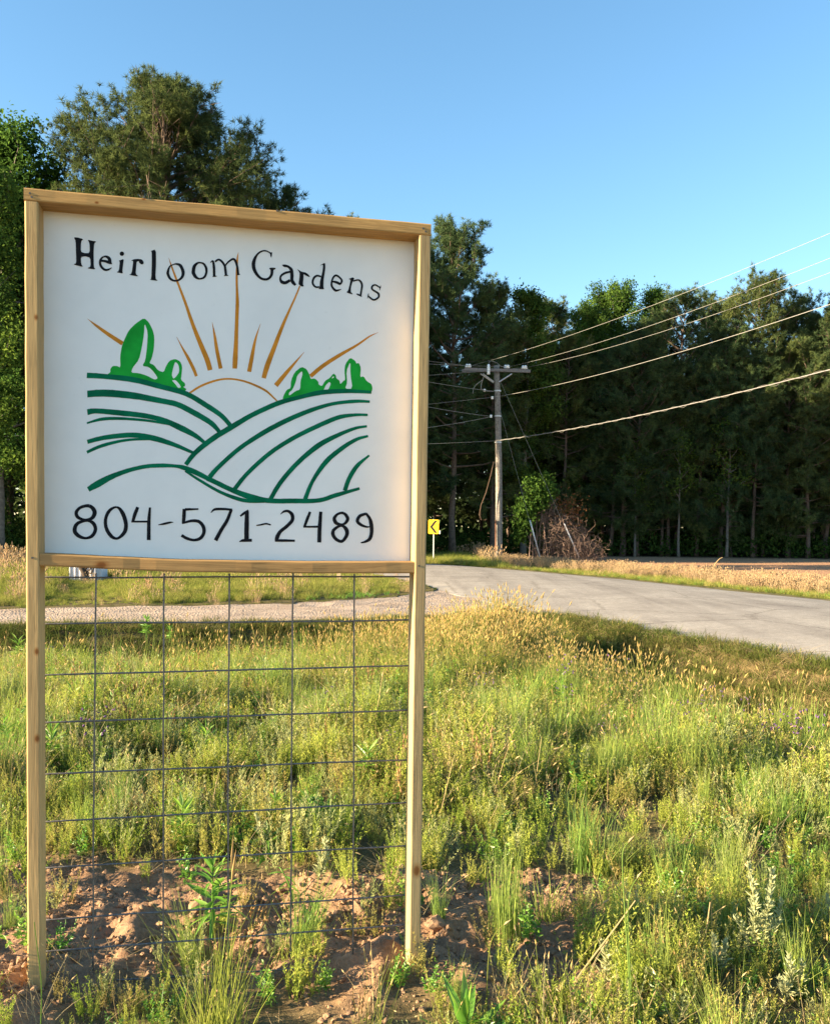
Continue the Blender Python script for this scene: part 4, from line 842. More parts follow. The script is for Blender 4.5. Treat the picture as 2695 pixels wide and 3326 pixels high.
# vine-covered bush on the guys: a green half and a dead brown half
bx = ony(1745, 1790, 41.2); bush = empty('guy_wire_bush', (bx[0], 41.2, 0)); tag(bush, 'green leafy vine bush climbing the guy wires by the pole', 'bush')
mb = MB(); st_ = MB(); cl = []
for (px, py, r) in ((1690, 1660, 0.45), (1712, 1630, 0.4), (1740, 1600, 0.45), (1770, 1580, 0.42), (1785, 1600, 0.3), (1720, 1570, 0.3), (1770, 1550, 0.2), (1760, 1630, 0.35), (1700, 1700, 0.4), (1690, 1740, 0.3), (1720, 1660, 0.4), (1740, 1640, 0.35)):
    c = ony(px, py, 41.2) - np.array([bx[0], 41.2, 0]); n = int(900 * r)
    cl.append(c + rng.normal(0, r * 0.5, (n, 3))); st_.tube([(rng.normal(0, 0.2), rng.normal(0, 0.2), 0), c * [0.6, 0.6, 0.55], c], [0.03, 0.02, 0.01], 4)
c = np.concatenate(cl); leaves(mb, rng, c, rdirs(rng, len(c)), 0.15, 0.11, a=rng.uniform(0.6, 1.4, len(c))); mb.build('foliage', [m_leaf], bush); st_.build('stems', [m_dead], bush)
bx = ony(1840, 1800, 41.5); vine = empty('dead_vine_thicket', (bx[0], 41.5, 0)); tag(vine, 'brown tangled dead vine thicket sloping beside the green bush', 'thicket')
mb = MB()
for q in range(950):
    u = rng.uniform(0, 1) ** 1.2; yj = rng.normal(0, 0.45); t0 = ony(1782 + 150 * u + rng.normal(0, 14), 1615 + 175 * u + rng.normal(0, 18) + rng.uniform(0, 1) * (1795 - 1615 - 175 * u), 41.5) - np.array([bx[0], 41.5, 0])
    t0[2] = max(0.05, t0[2]); st0_ = np.array([t0[0], yj, t0[2]]); dv = unit(np.array([rng.normal(0.1, 0.8), rng.normal(0, 0.6), rng.normal(-0.5, 0.7)])); P = [st0_]
    for k in range(7):
        dv = unit(dv + rng.normal(0, 0.55, 3) + np.array([0, 0, -0.12])); P.append(P[-1] + dv * rng.uniform(0.08, 0.22)); P[-1][2] = max(P[-1][2], 0.02)
    mb.tube(P, np.linspace(0.009, 0.0035, 8), 3, False)
mb.build('twigs', [m_dead], vine)
mb = MB(); P = np.array([ony(px, py, 41.3) for px, py in zip(rng.normal(1850, 25, 300), rng.normal(1655, 30, 300))]) - np.array([bx[0], 41.5, 0]); leaves(mb, rng, P, rdirs(rng, 300), 0.12, 0.07, a=rng.uniform(0.7, 1.3, 300))
mb.build('dry_leaves', [leaf_mat('dry_vine_leaves', (0.20, 0.09, 0.04), (0.26, 0.12, 0.05), 0.3)], vine)

# ------------------------------------------------------------------ meadow plants: prototypes for scattering
def L3(*c): return c
m_gblade = leaf_mat('meadow_blades', (0.17, 0.215, 0.04), (0.24, 0.26, 0.06), 0.45, c3=(0.30, 0.27, 0.09))
m_ghead = leaf_mat('seed_heads', (0.44, 0.34, 0.13), (0.52, 0.40, 0.16), 0.4, c3=(0.44, 0.30, 0.13))
m_weed = leaf_mat('pale_weed_leaves', (0.24, 0.32, 0.05), (0.38, 0.41, 0.085), 0.42, c3=(0.33, 0.26, 0.10))
m_silver = leaf_mat('silvery_weed_leaves', (0.29, 0.33, 0.13), (0.40, 0.40, 0.18), 0.35)
m_green = leaf_mat('bright_weed_leaves', (0.12, 0.29, 0.03), (0.19, 0.32, 0.04), 0.45, spec=0.04)
m_rush = leaf_mat('rush_blades', (0.16, 0.26, 0.06), (0.24, 0.29, 0.07), 0.4)
m_dock = leaf_mat('reddish_dock_spikes', (0.31, 0.18, 0.085), (0.38, 0.24, 0.11), 0.35)
m_straw = leaf_mat('dry_straw', (0.42, 0.31, 0.16), (0.5, 0.38, 0.2), 0.3)
m_mown = leaf_mat('short_grass', (0.08, 0.115, 0.026), (0.12, 0.14, 0.034), 0.4, c3=(0.17, 0.14, 0.055))
m_purple = leaf_mat('small_purple_flowers', (0.13, 0.07, 0.18), (0.2, 0.12, 0.25), 0.3)
m_white = leaf_mat('small_white_flowers', (0.7, 0.68, 0.6), (0.75, 0.72, 0.6), 0.3)
protos = {}
def proto(kind, name, mb, mats):
    o = bpy.data.objects.new(name, mb.mesh(name, mats)); protos.setdefault(kind, []).append(o)
def disc(rng, n, r): a = rng.uniform(0, 6.283, n); q = r * np.sqrt(rng.uniform(0, 1, n)); return np.stack([q * np.cos(a), q * np.sin(a), np.full(n, -0.02)], -1)
def spindle(mb, P, D, L, w, m, rng, a=1.0):
    P = np.asarray(P); D = unit(np.asarray(D)); n = len(P); L = np.broadcast_to(L, (n,))[:, None]
    s = unit(np.cross(D, rdirs(rng, n))); t = np.cross(D, s); c = P + D * L * 0.4
    V = np.stack([P, c + s * w, c + t * w, c - s * w, c - t * w, P + D * L], 1).reshape(-1, 3)
    T = np.array([(0, 1, 2), (0, 2, 3), (0, 3, 4), (0, 4, 1), (5, 2, 1), (5, 3, 2), (5, 4, 3), (5, 1, 4)])
    mb.add(V, T=(np.arange(n)[:, None, None] * 6 + T[None]).reshape(-1, 3), m=m, a=np.repeat(rng.uniform(0.75, 1.25, n), 6))
def bushy(mb, rng, n, h, r, nl, ll, lw, m=0, ms=0, upw=0.6):
    """leafy stems"""
    b0 = disc(rng, n, r * 0.4); az = rng.uniform(0, 6.283, n); le = rng.uniform(0.05, 0.55, n); L = h * rng.uniform(0.6, 1.1, n)
    dr = np.stack([np.cos(az) * np.sin(le), np.sin(az) * np.sin(le), np.cos(le)], -1)
    blades(mb, rng, b0, az, le, L, 0.004, 0.05, 2, m=ms, a=0.9)
    t = rng.uniform(0.15, 1.0, (n, nl)) ** 0.8; P = b0[:, None] + dr[:, None] * (L[:, None] * t)[..., None]
    ld = unit(rdirs(rng, n * nl).reshape(n, nl, 3) * [1, 1, 0.6] + dr[:, None] * upw); sz = (1.15 - 0.6 * t)
    leaves(mb, rng, P.reshape(-1, 3), ld.reshape(-1, 3), (ll * sz * rng.uniform(0.7, 1.2, (n, nl))).ravel(), (lw * sz).ravel(), a=rng.uniform(0.7, 1.3, n * nl), m=m)
R_ = np.random.default_rng
for v in range(5):
    rng = R_(100 + v); mb = MB(); n = 16; b0 = disc(rng, n, 0.07)
    tip, d = blades(mb, rng, b0, rng.uniform(0, 6.28, n), rng.uniform(0.02, 0.3, n), rng.uniform(0.32, 0.55, n), 0.0032, rng.uniform(0.0, 0.25, n), 4, a=rng.uniform(0.85, 1.2, n), tipw=0.5)
    spindle(mb, tip, d, rng.uniform(0.025, 0.05, n), 0.0042, 1, rng); n = 22
    blades(mb, rng, disc(rng, n, 0.09), rng.uniform(0, 6.28, n), rng.uniform(0.1, 0.6, n), rng.uniform(0.15, 0.34, n), 0.006, rng.uniform(0.1, 0.4, n), 3, a=rng.uniform(0.8, 1.2, n)); proto('gold', 'seeding_grass', mb, [m_gblade, m_ghead])
for v in range(5):
    rng = R_(120 + v); mb = MB(); bushy(mb, rng, 13, 0.27, 0.14, 26, 0.026, 0.008, 0, 0, 0.9); proto('weed', 'pale_weed', mb, [m_weed])
for v in range(3):
    rng = R_(140 + v); mb = MB(); bushy(mb, rng, 9, 0.30, 0.12, 26, 0.034, 0.009, 0, 0, 1.1); proto('silver', 'silvery_weed', mb, [m_silver])
for v in range(4):
    rng = R_(160 + v); mb = MB(); n = 85
    blades(mb, rng, disc(rng, n, 0.06), rng.uniform(0, 6.28, n), np.abs(rng.normal(0.1, 0.18, n)), rng.uniform(0.25, 0.55, n), 0.0036, rng.uniform(0.0, 0.22, n), 4, a=rng.uniform(0.8, 1.3, n)); proto('rush', 'rush_clump', mb, [m_rush])
for v in range(3):
    rng = R_(180 + v); mb = MB(); n = 7; b0 = disc(rng, n, 0.06)
    tip, d = blades(mb, rng, b0, rng.uniform(0, 6.28, n), rng.uniform(0.02, 0.22, n), rng.uniform(0.16, 0.36, n), 0.004, 0.03, 3, a=1.0, tipw=0.6)
    for k in range(4): spindle(mb, b0 + (tip - b0) * (0.6 + 0.11 * k), unit(tip - b0) + 0.25 * rdirs(rng, n), 0.035, 0.007, 1, rng)
    bushy(mb, rng, 3, 0.14, 0.1, 8, 0.05, 0.016, 2, 0); proto('dock', 'dock_spike', mb, [m_gblade, m_dock, m_weed])
for v in range(4):
    rng = R_(200 + v); mb = MB(); n = 60
    blades(mb, rng, disc(rng, n, 0.16), rng.uniform(0, 6.28, n), rng.uniform(0.1, 0.9, n), rng.uniform(0.05, 0.13, n), 0.006, rng.uniform(0.1, 0.5, n), 2, a=rng.uniform(0.75, 1.25, n)); proto('mown', 'short_grass_tuft', mb, [m_mown])
for v in range(3):
    rng = R_(220 + v); mb = MB(); n = 26; b0 = disc(rng, n, 0.2); b0[:, 2] = rng.uniform(0.0, 0.02, n)
    blades(mb, rng, b0, rng.uniform(0, 6.28, n), rng.uniform(1.1, 1.5, n), rng.uniform(0.06, 0.2, n), 0.004, 0.05, 2, a=rng.uniform(0.7, 1.2, n)); proto('straw', 'dry_stalks', mb, [m_straw])
for v in range(4):   # dead, bent and tangled stems
    rng = R_(230 + v); mb = MB(); n = 20
    tip, d = blades(mb, rng, disc(rng, n, 0.13), rng.uniform(0, 6.28, n), np.abs(rng.normal(0.55, 0.4, n)), rng.uniform(0.16, 0.42, n), 0.0032, rng.uniform(0.0, 0.55, n), 5, a=rng.uniform(0.55, 1.15, n), tipw=0.4)
    spindle(mb, tip[:7], d[:7], 0.035, 0.004, 0, rng); proto('dead', 'dead_stems', mb, [m_straw])
for v in range(3):
    rng = R_(240 + v); mb = MB(); bushy(mb, rng, 7, 0.24, 0.13, 20, 0.045, 0.02, 0, 0, 0.5); proto('lush', 'leafy_weed', mb, [m_green])
for v in range(2):
    rng = R_(260 + v); mb = MB(); bushy(mb, rng, 5, 0.32, 0.1, 14, 0.028, 0.008, 0, 0, 1.0); n = 16; a_ = rng.uniform(0, 6.28, n); P = np.stack([0.08 * np.cos(a_), 0.08 * np.sin(a_), rng.uniform(0.24, 0.36, n)], -1)
    spindle(mb, P, rdirs(rng, n) + [0, 0, 1], 0.02, 0.006, 1, rng); proto('purple', 'purple_flowered_weed', mb, [m_weed, m_purple])
for v in range(4):   # larger tufts for grass seen from afar
    rng = R_(280 + v); mb = MB(); n = 70
    tip, d = blades(mb, rng, disc(rng, n, 0.22), rng.uniform(0, 6.28, n), rng.uniform(0.05, 0.5, n), rng.uniform(0.14, 0.36, n), 0.011, rng.uniform(0.05, 0.4, n), 2, a=rng.uniform(0.8, 1.3, n)); proto('far', 'rough_grass', mb, [m_gblade])
for v in range(3):
    rng = R_(300 + v); mb = MB(); n = 34
    tip, d = blades(mb, rng, disc(rng, n, 0.22), rng.uniform(0, 6.28, n), rng.uniform(0.02, 0.35, n), rng.uniform(0.3, 0.62, n), 0.009, rng.uniform(0.0, 0.25, n), 3, m=0, a=rng.uniform(0.8, 1.3, n), tipw=0.5)
    spindle(mb, tip, d, 0.09, 0.016, 0, rng); proto('farstraw', 'tan_grass', mb, [leaf_mat('tan_verge_grass', (0.36, 0.27, 0.15), (0.46, 0.34, 0.2), 0.4, c3=(0.40, 0.27, 0.17))])
for v in range(5):   # clods
    rng = R_(320 + v); import bmesh
    bm = bmesh.new(); bmesh.ops.create_icosphere(bm, subdivisions=2, radius=1.0)
    for q in bm.verts:
        q.co *= 1 + 0.35 * (vnoise([q.co.x * 3 + v * 9], [q.co.y * 3 + q.co.z * 5], 1.0, 71)[0] - 0.5) + rng.normal(0, 0.14); q.co.z *= 0.75
    me = bpy.data.meshes.new('clod'); bm.to_mesh(me); bm.free(); me.materials.append(plain('clod_soil', (0.285, 0.175, 0.105), 0.95, 0, 25, 0.4, 0.1)) if v == 0 else me.materials.append(protos['clod'][0].data.materials[0])
    protos.setdefault('clod', []).append(bpy.data.objects.new('clod', me))

def scatter(name, kinds, X, Yv, kidx, scale, label, cat, tilt=0.12, seed=1, zoff=0.0):
    """one object of instanced plants on the land; kidx picks the kind for each point"""
    rng = R_(seed); X, Yv = np.asarray(X), np.asarray(Yv); n = len(X)
    coll = bpy.data.collections.new(name + '_kinds'); objs = []; start = []
    for k in kinds:
        start.append(len(objs)); objs += protos[k]
    cnt = np.array([len(protos[k]) for k in kinds])
    for i, o in enumerate(objs):
        c = bpy.data.objects.new('%s_%03d' % (name, i), o.data); coll.objects.link(c)
    idx = np.array(start)[kidx] + (rng.integers(0, 1000, n) % cnt[kidx])
    me = make_mesh(name, np.stack([X, Yv, height(X, Yv) + zoff], -1), [])
    rot = np.stack([rng.normal(0, tilt, n), rng.normal(0, tilt, n), rng.uniform(0, 6.283, n)], -1).astype(np.float32)
    a = me.attributes.new('rot', 'FLOAT_VECTOR', 'POINT'); a.data.foreach_set('vector', rot.ravel())
    a = me.attributes.new('scl', 'FLOAT', 'POINT'); a.data.foreach_set('value', np.asarray(scale, np.float32))
    a = me.attributes.new('pick', 'INT', 'POINT'); a.data.foreach_set('value', idx.astype(np.int32))
    o = put(name, me); ng = bpy.data.node_groups.new(name + '_scatter', 'GeometryNodeTree')
    ng.interface.new_socket('Geometry', in_out='INPUT', socket_type='NodeSocketGeometry'); ng.interface.new_socket('Geometry', in_out='OUTPUT', socket_type='NodeSocketGeometry')
    gi, go = ng.nodes.new('NodeGroupInput'), ng.nodes.new('NodeGroupOutput'); ip = ng.nodes.new('GeometryNodeInstanceOnPoints'); ci = ng.nodes.new('GeometryNodeCollectionInfo')
    ci.inputs['Collection'].default_value = coll; ci.inputs['Separate Children'].default_value = True; ci.inputs['Reset Children'].default_value = True
    def na(nm, t): q = ng.nodes.new('GeometryNodeInputNamedAttribute'); q.data_type = t; q.inputs['Name'].default_value = nm; return q
    er = ng.nodes.new('FunctionNodeEulerToRotation'); l = ng.links.new
    l(gi.outputs[0], ip.inputs['Points']); l(ci.outputs[0], ip.inputs['Instance']); ip.inputs['Pick Instance'].default_value = True
    l(na('pick', 'INT').outputs[0], ip.inputs['Instance Index']); l(na('rot', 'FLOAT_VECTOR').outputs[0], er.inputs[0]); l(er.outputs[0], ip.inputs['Rotation'])
    l(na('scl', 'FLOAT').outputs[0], ip.inputs['Scale']); l(ip.outputs[0], go.inputs[0])
    md_ = o.modifiers.new('scatter', 'NODES'); md_.node_group = ng
    return tag(o, label, cat, kind='stuff')
def inview(x, y, m=0.8): return np.abs(x + 0.0) < 0.48 * y + m
rng = R_(900)
def cand(n, x0, x1, y0, y1):
    x = rng.uniform(x0, x1, n); y = rng.uniform(y0, y1, n); k = inview(x, y); x, y = x[k], y[k]; return x, y, dists(x, y)
# tall meadow in front of the driveway and road
x, y, (rn, rf, dn, df) = cand(60000, -7.5, 6.5, 2.35, 13.6)
d = np.minimum(rn, dn); s = soil_mask(x, y)
corner = np.exp(-(((x - 0.9) / 1.3) ** 2 + ((y - 11.6) / 1.9) ** 2))
dens = sstep(1.5, 2.5, d) * (1 - np.clip(s * 1.25, 0, 1) * 0.84) * np.interp(y, [2.3, 5, 9, 13], [0.9, 0.62, 0.55, 0.6]) * (0.35 + 0.65 * sstep(0.32, 0.6, 0.5 * vnoise(x, y, 0.55, 81) + 0.5 * vnoise(x, y, 0.28, 86))); dens = np.maximum(dens, corner * sstep(0.3, 0.8, d))
k = rng.uniform(0, 1, len(x)) < dens; x, y, d, corner = x[k], y[k], d[k], corner[k]
p1, p2, p3 = vnoise(x, y, 0.9, 82), vnoise(x, y, 0.7, 83), vnoise(x, y, 0.6, 84); u = rng.uniform(0, 1, len(x))
wts = np.stack([0.012 + 0.05 * sstep(0.65, 0.8, p1) * sstep(5.0, 7.0, y) + 3.0 * corner + 0.12 * sstep(0, 1.5, x) * sstep(6, 9, y), 1.0 - 0.3 * sstep(0.6, 0.8, p2), 0.14 + 0.4 * sstep(0.6, 0.8, p2), 0.015 + 0.16 * sstep(0.66, 0.82, p3) + 0.03 * sstep(0.3, 1.2, x) , 0.008 + 0.025 * (p1 < 0.3), 0.10 + 0.3 * sstep(0.6, 0.8, vnoise(x, y, 0.5, 85)), 0.003 + 0.018 * sstep(0.2, 1.0, x) * sstep(5, 7, y), 0.2 + 0 * x, 0.07 + 0.2 * sstep(0.6, 0.8, vnoise(x, y, 0.6, 88))], 1)
cw = np.cumsum(wts / wts.sum(1, keepdims=True), 1); kidx = (u[:, None] > cw).sum(1).clip(0, 8)
scl = rng.uniform(0.7, 1.25, len(x)) * np.where(x > 0.8, np.interp(d, [1.6, 2.2, 3.0], [0.6, 1.05, 1.0]), np.interp(d, [1.4, 3.0], [0.6, 1.0])) * np.interp(y, [2.3, 3.2, 6], [0.55, 0.7, 1.0]) * (0.86 + 0.14 * corner) * (0.6 + 0.85 * vnoise(x, y, 0.4, 87)) * np.interp(y, [3, 7, 10], [1.0, 1.1, 1.15])
scatter('meadow', ['gold', 'weed', 'silver', 'rush', 'dock', 'lush', 'purple', 'straw', 'dead'], x, y, kidx, scl, 'unmown meadow of grasses and pale weeds behind the sign', 'meadow')
# low mown grass in the ditches and on the shoulders
x, y, (rn, rf, dn, df) = cand(26000, -7.5, 7.5, 6.0, 14.8); d = np.minimum(rn, dn)
k = (d > 0.02) & (d < 2.6) & (rng.uniform(0, 1, len(x)) < np.where(d < 0.25, 0.5, 1.0)); x, y = x[k], y[k]
scatter('ditch_grass', ['mown', 'straw'], x, y, (rng.uniform(0, 1, len(x)) < 0.12 + 0.3 * sstep(3, 5, x)).astype(int), rng.uniform(0.7, 1.4, len(x)), 'short dark grass in the ditch between meadow and road', 'grass', seed=2)
# island between driveway and road, lush clumps at its tip
x, y, (rn, rf, dn, df) = cand(30000, -16, 1.0, 13.5, 34.0); e = np.minimum(df, rn)
k = (df > 0.0) & (rn > 0.05) & (dn < 0) & (rng.uniform(0, 1, len(x)) < np.interp(y, [14, 20, 34], [1.0, 0.75, 0.5])); x, y, e = x[k], y[k], e[k]
hgt = np.interp(e, [0, 0.5, 1.4, 3.0, 8], [0.3, 0.4, 0.6, 0.75, 1.2]) * np.where((np.abs(x - ub.location.x * y / ub.location.y) < 0.75) & (y < ub.location.y + 0.3), 0.45, 1.0); lush = (rng.uniform(0, 1, len(x)) < 0.75 * sstep(-2.6, -1.0, x) * sstep(19.8, 18.8, y - 0.4 * x) * (e > 0.25))
scatter('island_grass', ['far', 'lush', 'farstraw', 'mown'], x, y, np.where(lush, 1, np.where(rng.uniform(0, 1, len(x)) < 0.015, 2, np.where(e < 0.45, 3, 0))), hgt * rng.uniform(0.7, 1.2, len(x)), 'yellow green rough grass between the driveway and the road', 'grass', seed=3)
# verge beyond the road
x, y, (rn, rf, dn, df) = cand(52000, -16, 24, 15.0, 46.0); e = -rf
k = (e > 0.05) & (e < np.where(x < 5, 9, 5.0)) & (x < 20) & (rng.uniform(0, 1, len(x)) < np.interp(y, [15, 25, 45], [1.0, 0.8, 0.45])); x, y, e = x[k], y[k], e[k]
tan = sstep(1.7, 3.4, e + (vnoise(x, y, 1.5, 91) - 0.5) * 2.4) * sstep(2.0, 4.5, x) * sstep(18, 24, y + 0.8 * (vnoise(x, y, 2.0, 92) - 0.5) * 8); tan = np.maximum(tan, sstep(4.5, 6.0, e) * (x > 4))
kk = np.where(rng.uniform(0, 1, len(x)) < tan * 0.55 * (0.35 + 1.1 * vnoise(x, y, 1.1, 93)), 1, np.where(rng.uniform(0, 1, len(x)) < 0.15, 2, 0)); kk = np.where(e < 0.5, 3, kk)
scatter('verge_grass', ['far', 'farstraw', 'lush', 'mown'], x, y, kk, np.interp(e, [0, 0.6, 2.0, 6], [0.35, 0.45, 0.62, 0.62]) * rng.uniform(0.6, 1.25, len(x)) * np.where(x < 3.5, 2.0, 1.0), 'mixed green and tan roadside grass beyond the road', 'grass', seed=4)
# dry stubble over the bare field
x, y, (rn, rf, dn, df) = cand(14000, 3, 26, 22.0, 51.0); k = (-rf > 4.2) & (x > 4.5 + 0.12 * (y - 30)) & (y < 50.5); x, y = x[k], y[k]
scatter('field_stubble', ['straw'], x, y, np.zeros(len(x), int), np.where(rng.uniform(0, 1, len(x)) < 0.5, 0.9, 0.35) * rng.uniform(0.3, 0.8, len(x)), 'sparse dry stubble on the bare brown field', 'stubble', seed=6)
# soil clods around the sign
x, y, _ = cand(52000, -2.2, 1.6, 2.3, 4.2); k = rng.uniform(0, 1, len(x)) < soil_mask(x, y) * (0.25 + 0.75 * sstep(0.45, 0.7, vnoise(x, y, 0.2, 95))); x, y = x[k][:12000], y[k][:12000]
scatter('soil_clods', ['clod'], x, y, np.zeros(len(x), int), 0.0025 + 0.012 * rng.uniform(0, 1, len(x)) ** 6, 'loose clods of reddish brown dug soil round the posts', 'soil', 0.8, 5, 0.0)

# ------------------------------------------------------------------ single plants one can point to
def ground_at(px, py):
    p = onz(px, py, -0.03)
    for _ in range(4): p = onz(px, py, hz(p[0], p[1]))
    return p
def lance(name, L, w, m, curl=0.25, n=5):
    t = np.linspace(0, 1, n + 1); wd = w / 2 * np.sin(np.pi * np.clip(t, 0.03, 1) ** 0.8) ; wd[-1] = 0.0006
    c = np.stack([t * L, 0 * t, -curl * L * t ** 2], -1)
    V = np.concatenate([c + np.stack([0 * t, wd, wd * 0.35], -1), c, c + np.stack([0 * t, -wd, wd * 0.35], -1)]); k = n + 1
    Q = [(i, i + 1, k + i + 1, k + i) for i in range(n)] + [(k + i, k + i + 1, 2 * k + i + 1, 2 * k + i) for i in range(n)]
    return make_mesh(name, V, [Q], [m], attr={'tint': np.ones(len(V))}, smooth=True)
leafm = {k: lance('leaf', 0.1, w, m_green, c) for k, w, c in (('a', 0.017, 0.2), ('b', 0.015, 0.55), ('c', 0.02, -0.1))}
def leafy_plant(name, px, py, h, nl, ll, label, lean=(0, 0), up=0.6, low=0.25, seed=0, kinds='abc', cat='weed', group=None):
    """a stem with its own leaves, each leaf a part"""
    p = ground_at(px, py); rg = R_(500 + seed); o = empty(name, (p[0], p[1], p[2] - 0.01)); mb = MB()
    s = np.linspace(0, 1, 7)[:, None]; top = np.array([lean[0], lean[1], h]); P = top * s + np.array([lean[0], lean[1], 0]) * (s ** 2 - s)
    mb.tube(P, np.linspace(0.0045, 0.002, 7), 6); mb.build('stem', [m_green], o, True)
    for i in range(nl):
        t = low + (1 - low) * (i / max(1, nl - 1)); c = np.array([np.interp(t, s[:, 0], P[:, k]) for k in range(3)]); az = i * 2.4 + rg.normal(0, 0.3)
        el = (-0.35 + 1.5 * t ** 1.5) * up + rg.normal(0, 0.15) + 0.1
        l = bpy.data.objects.new('leaf', leafm[kinds[i % len(kinds)]]); COL.objects.link(l); l.parent = o; l.location = c
        l.rotation_euler = (rg.normal(0, 0.3), -el, az); sc_ = ll / 0.1 * (0.55 + 0.6 * math.sin(math.pi * min(1, t * 0.8 + 0.15))) * rg.uniform(0.85, 1.15); l.scale = (sc_, sc_, sc_)
    return tag(o, label, cat, group)
leafy_plant('broadleaf_weed', 690, 3088, 0.33, 44, 0.105, 'tall bright green leafy weed behind the wire, left of centre', up=0.75, low=0.35, seed=1)
leafy_plant('broadleaf_weed', 868, 2785, 0.11, 40, 0.11, 'dense bright green rosette weed above the bare soil', up=1.0, low=0.0, seed=2)
leafy_plant('broadleaf_weed', 985, 3050, 0.13, 18, 0.07, 'small green weed in the fourth wire column near the ground', (0.05, 0.02), up=0.8, seed=3)
leafy_plant('broadleaf_weed', 1512, 3425, 0.11, 24, 0.15, 'bright green star shaped weed at the bottom edge of the picture', up=1.15, low=0.1, seed=4, kinds='ac')
leafy_plant('broadleaf_weed', 950, 2925, 0.14, 16, 0.06, 'pale wilted weed leaning on the third wire from the right post', (-0.05, 0.0), up=0.4, seed=5, kinds='b')
leafy_plant('broadleaf_weed', 1995, 3120, 0.10, 14, 0.08, 'bluish green low weed in the shade right of the sign', up=0.6, seed=6)
leafy_plant('broadleaf_weed', 40, 2480, 0.26, 30, 0.09, 'arching green weed left of the left post', (-0.05, 0), up=0.7, seed=7)
leafy_plant('broadleaf_weed', 1822, 2330, 0.30, 24, 0.09, 'upright pale green weed alone in the meadow right of the sign', up=0.9, low=0.35, seed=8)
leafy_plant('broadleaf_weed', 1690, 2420, 0.22, 40, 0.09, 'bushy bright green weed in the meadow beside the right post', up=0.8, low=0.1, seed=9)
# smaller bright weeds seen through the wire squares
mb0 = MB(); rg = R_(610); st0 = MB(); st0.tube([(0, 0, -0.02), (0, 0, 0.2)], [0.004, 0.0025], 5)
n = 60; t = rg.uniform(0.25, 1, n); az = rg.uniform(0, 6.28, n); el = (-0.3 + 1.5 * t ** 1.5) * 0.75; leaves(mb0, rg, np.stack([0 * t, 0 * t, 0.2 * t], -1), np.stack([np.cos(az) * np.cos(el), np.sin(az) * np.cos(el), np.sin(el)], -1), 0.085 * rg.uniform(0.7, 1.2, n), 0.014, a=rg.uniform(0.8, 1.3, n), nrm=np.array([[0, 0, 1.0]]))
wm, ws_ = mb0.mesh('weed_leaves', [m_green]), st0.mesh('weed_stem', [m_green])
cols_ = 'first second third fourth fifth sixth'.split(); xs = [138, 313, 534, 746, 952, 1150, 1330]; ysr = [1873, 2022, 2185, 2335, 2500, 2650, 2795, 2960]
seen = set()
for (zx, zy) in [(570, 330), (660, 345), (280, 465), (715, 590), (850, 580), (1020, 500), (1100, 470), (575, 595), (400, 590), (430, 650), (285, 660), (800, 620), (770, 700), (800, 820), (1490, 620), (1545, 670), (1430, 920), (200, 860), (1450, 960), (1070, 1100), (1200, 1110), (710, 1170)]:
    px, py = zx * 0.835, zy * 0.835 + 1750; ci_ = int(np.searchsorted(xs, px)) - 1; ri = int(np.searchsorted(ysr, py)) - 1
    if (ci_, ri) in seen or not 0 <= ci_ < 6: continue
    seen.add((ci_, ri)); p = ground_at(px, py + 45); sc_ = rg.uniform(0.85, 1.3)
    o = empty('bright_weed', (p[0], p[1], p[2]), rg.uniform(0, 6.28)); o.scale = (sc_,) * 3; put('foliage', wm, o); put('stem', ws_, o)
    tag(o, 'bright green weed seen in the %s wire column from the left, %s row down' % (cols_[ci_], cols_[ri]), 'weed', 'bright weeds behind the wire')
o_w = ground_at(60, 2150); o = empty('bright_weed', tuple(o_w)); o.scale = (1.4,) * 3; put('foliage', wm, o); put('stem', ws_, o); tag(o, 'bright green weed left of the left post near the driveway', 'weed')
# grass clumps
def clump(name, px, py, n, h, w, r, lean, label, m=m_rush, seed=0, heads=0, droop=0.12, bias=0.0):
    p = ground_at(px, py); rg = R_(700 + seed); o = empty(name, tuple(p)); mb = MB()
    az = rg.uniform(0, 6.28, n); tip, d = blades(mb, rg, disc(rg, n, r), az, np.abs(rg.normal(lean, lean * 0.9, n)), h * rg.uniform(0.45, 1.05, n), w, rg.uniform(0, droop, n) * 1.5, 5, a=rg.uniform(0.8, 1.4, n)); mb.build('blades', [m], o)
    if heads:
        mb = MB(); tp, d = blades(mb, rg, disc(rg, heads, r * 0.5), rg.uniform(0, 6.28, heads), rg.uniform(0.02, 0.12, heads), h * rg.uniform(1.05, 1.35, heads), 0.003, 0.02, 4, m=0, tipw=0.6); spindle(mb, tp - d * 0.2, d, 0.11, 0.005, 1, rg); mb.build('seed_stalks', [m_rush, m_ghead], o)
    return tag(o, label, 'grass clump')
clump('grass_clump', 715, 3430, 120, 0.46, 0.0034, 0.075, 0.14, 'tall thin grass clump in front of the wire at the bottom edge', m_gblade, seed=1, heads=2)
clump('grass_clump', 1650, 3030, 170, 0.37, 0.0036, 0.075, 0.06, 'upright grass clump catching the light right of the right post', seed=2, droop=0.06)
clump('grass_clump', 1555, 2885, 45, 0.16, 0.007, 0.03, 0.4, 'short broad bladed grass tuft just right of the right post', m_gblade, 3)
clump('grass_clump', 1790, 3000, 60, 0.22, 0.0045, 0.06, 0.25, 'dark green grass tuft in the shade behind the upright clump', seed=4)
clump('grass_clump', 2200, 2900, 110, 0.30, 0.004, 0.09, 0.2, 'wide green grass clump in the shade at lower right', seed=5)
clump('grass_clump', 1530, 2330, 120, 0.34, 0.004, 0.09, 0.12, 'bluish green grass clump beside the right post in the meadow', seed=6)
clump('grass_clump', 1900, 2830, 110, 0.40, 0.004, 0.07, 0.1, 'tall grass clump in the middle of the lower right meadow', seed=7)
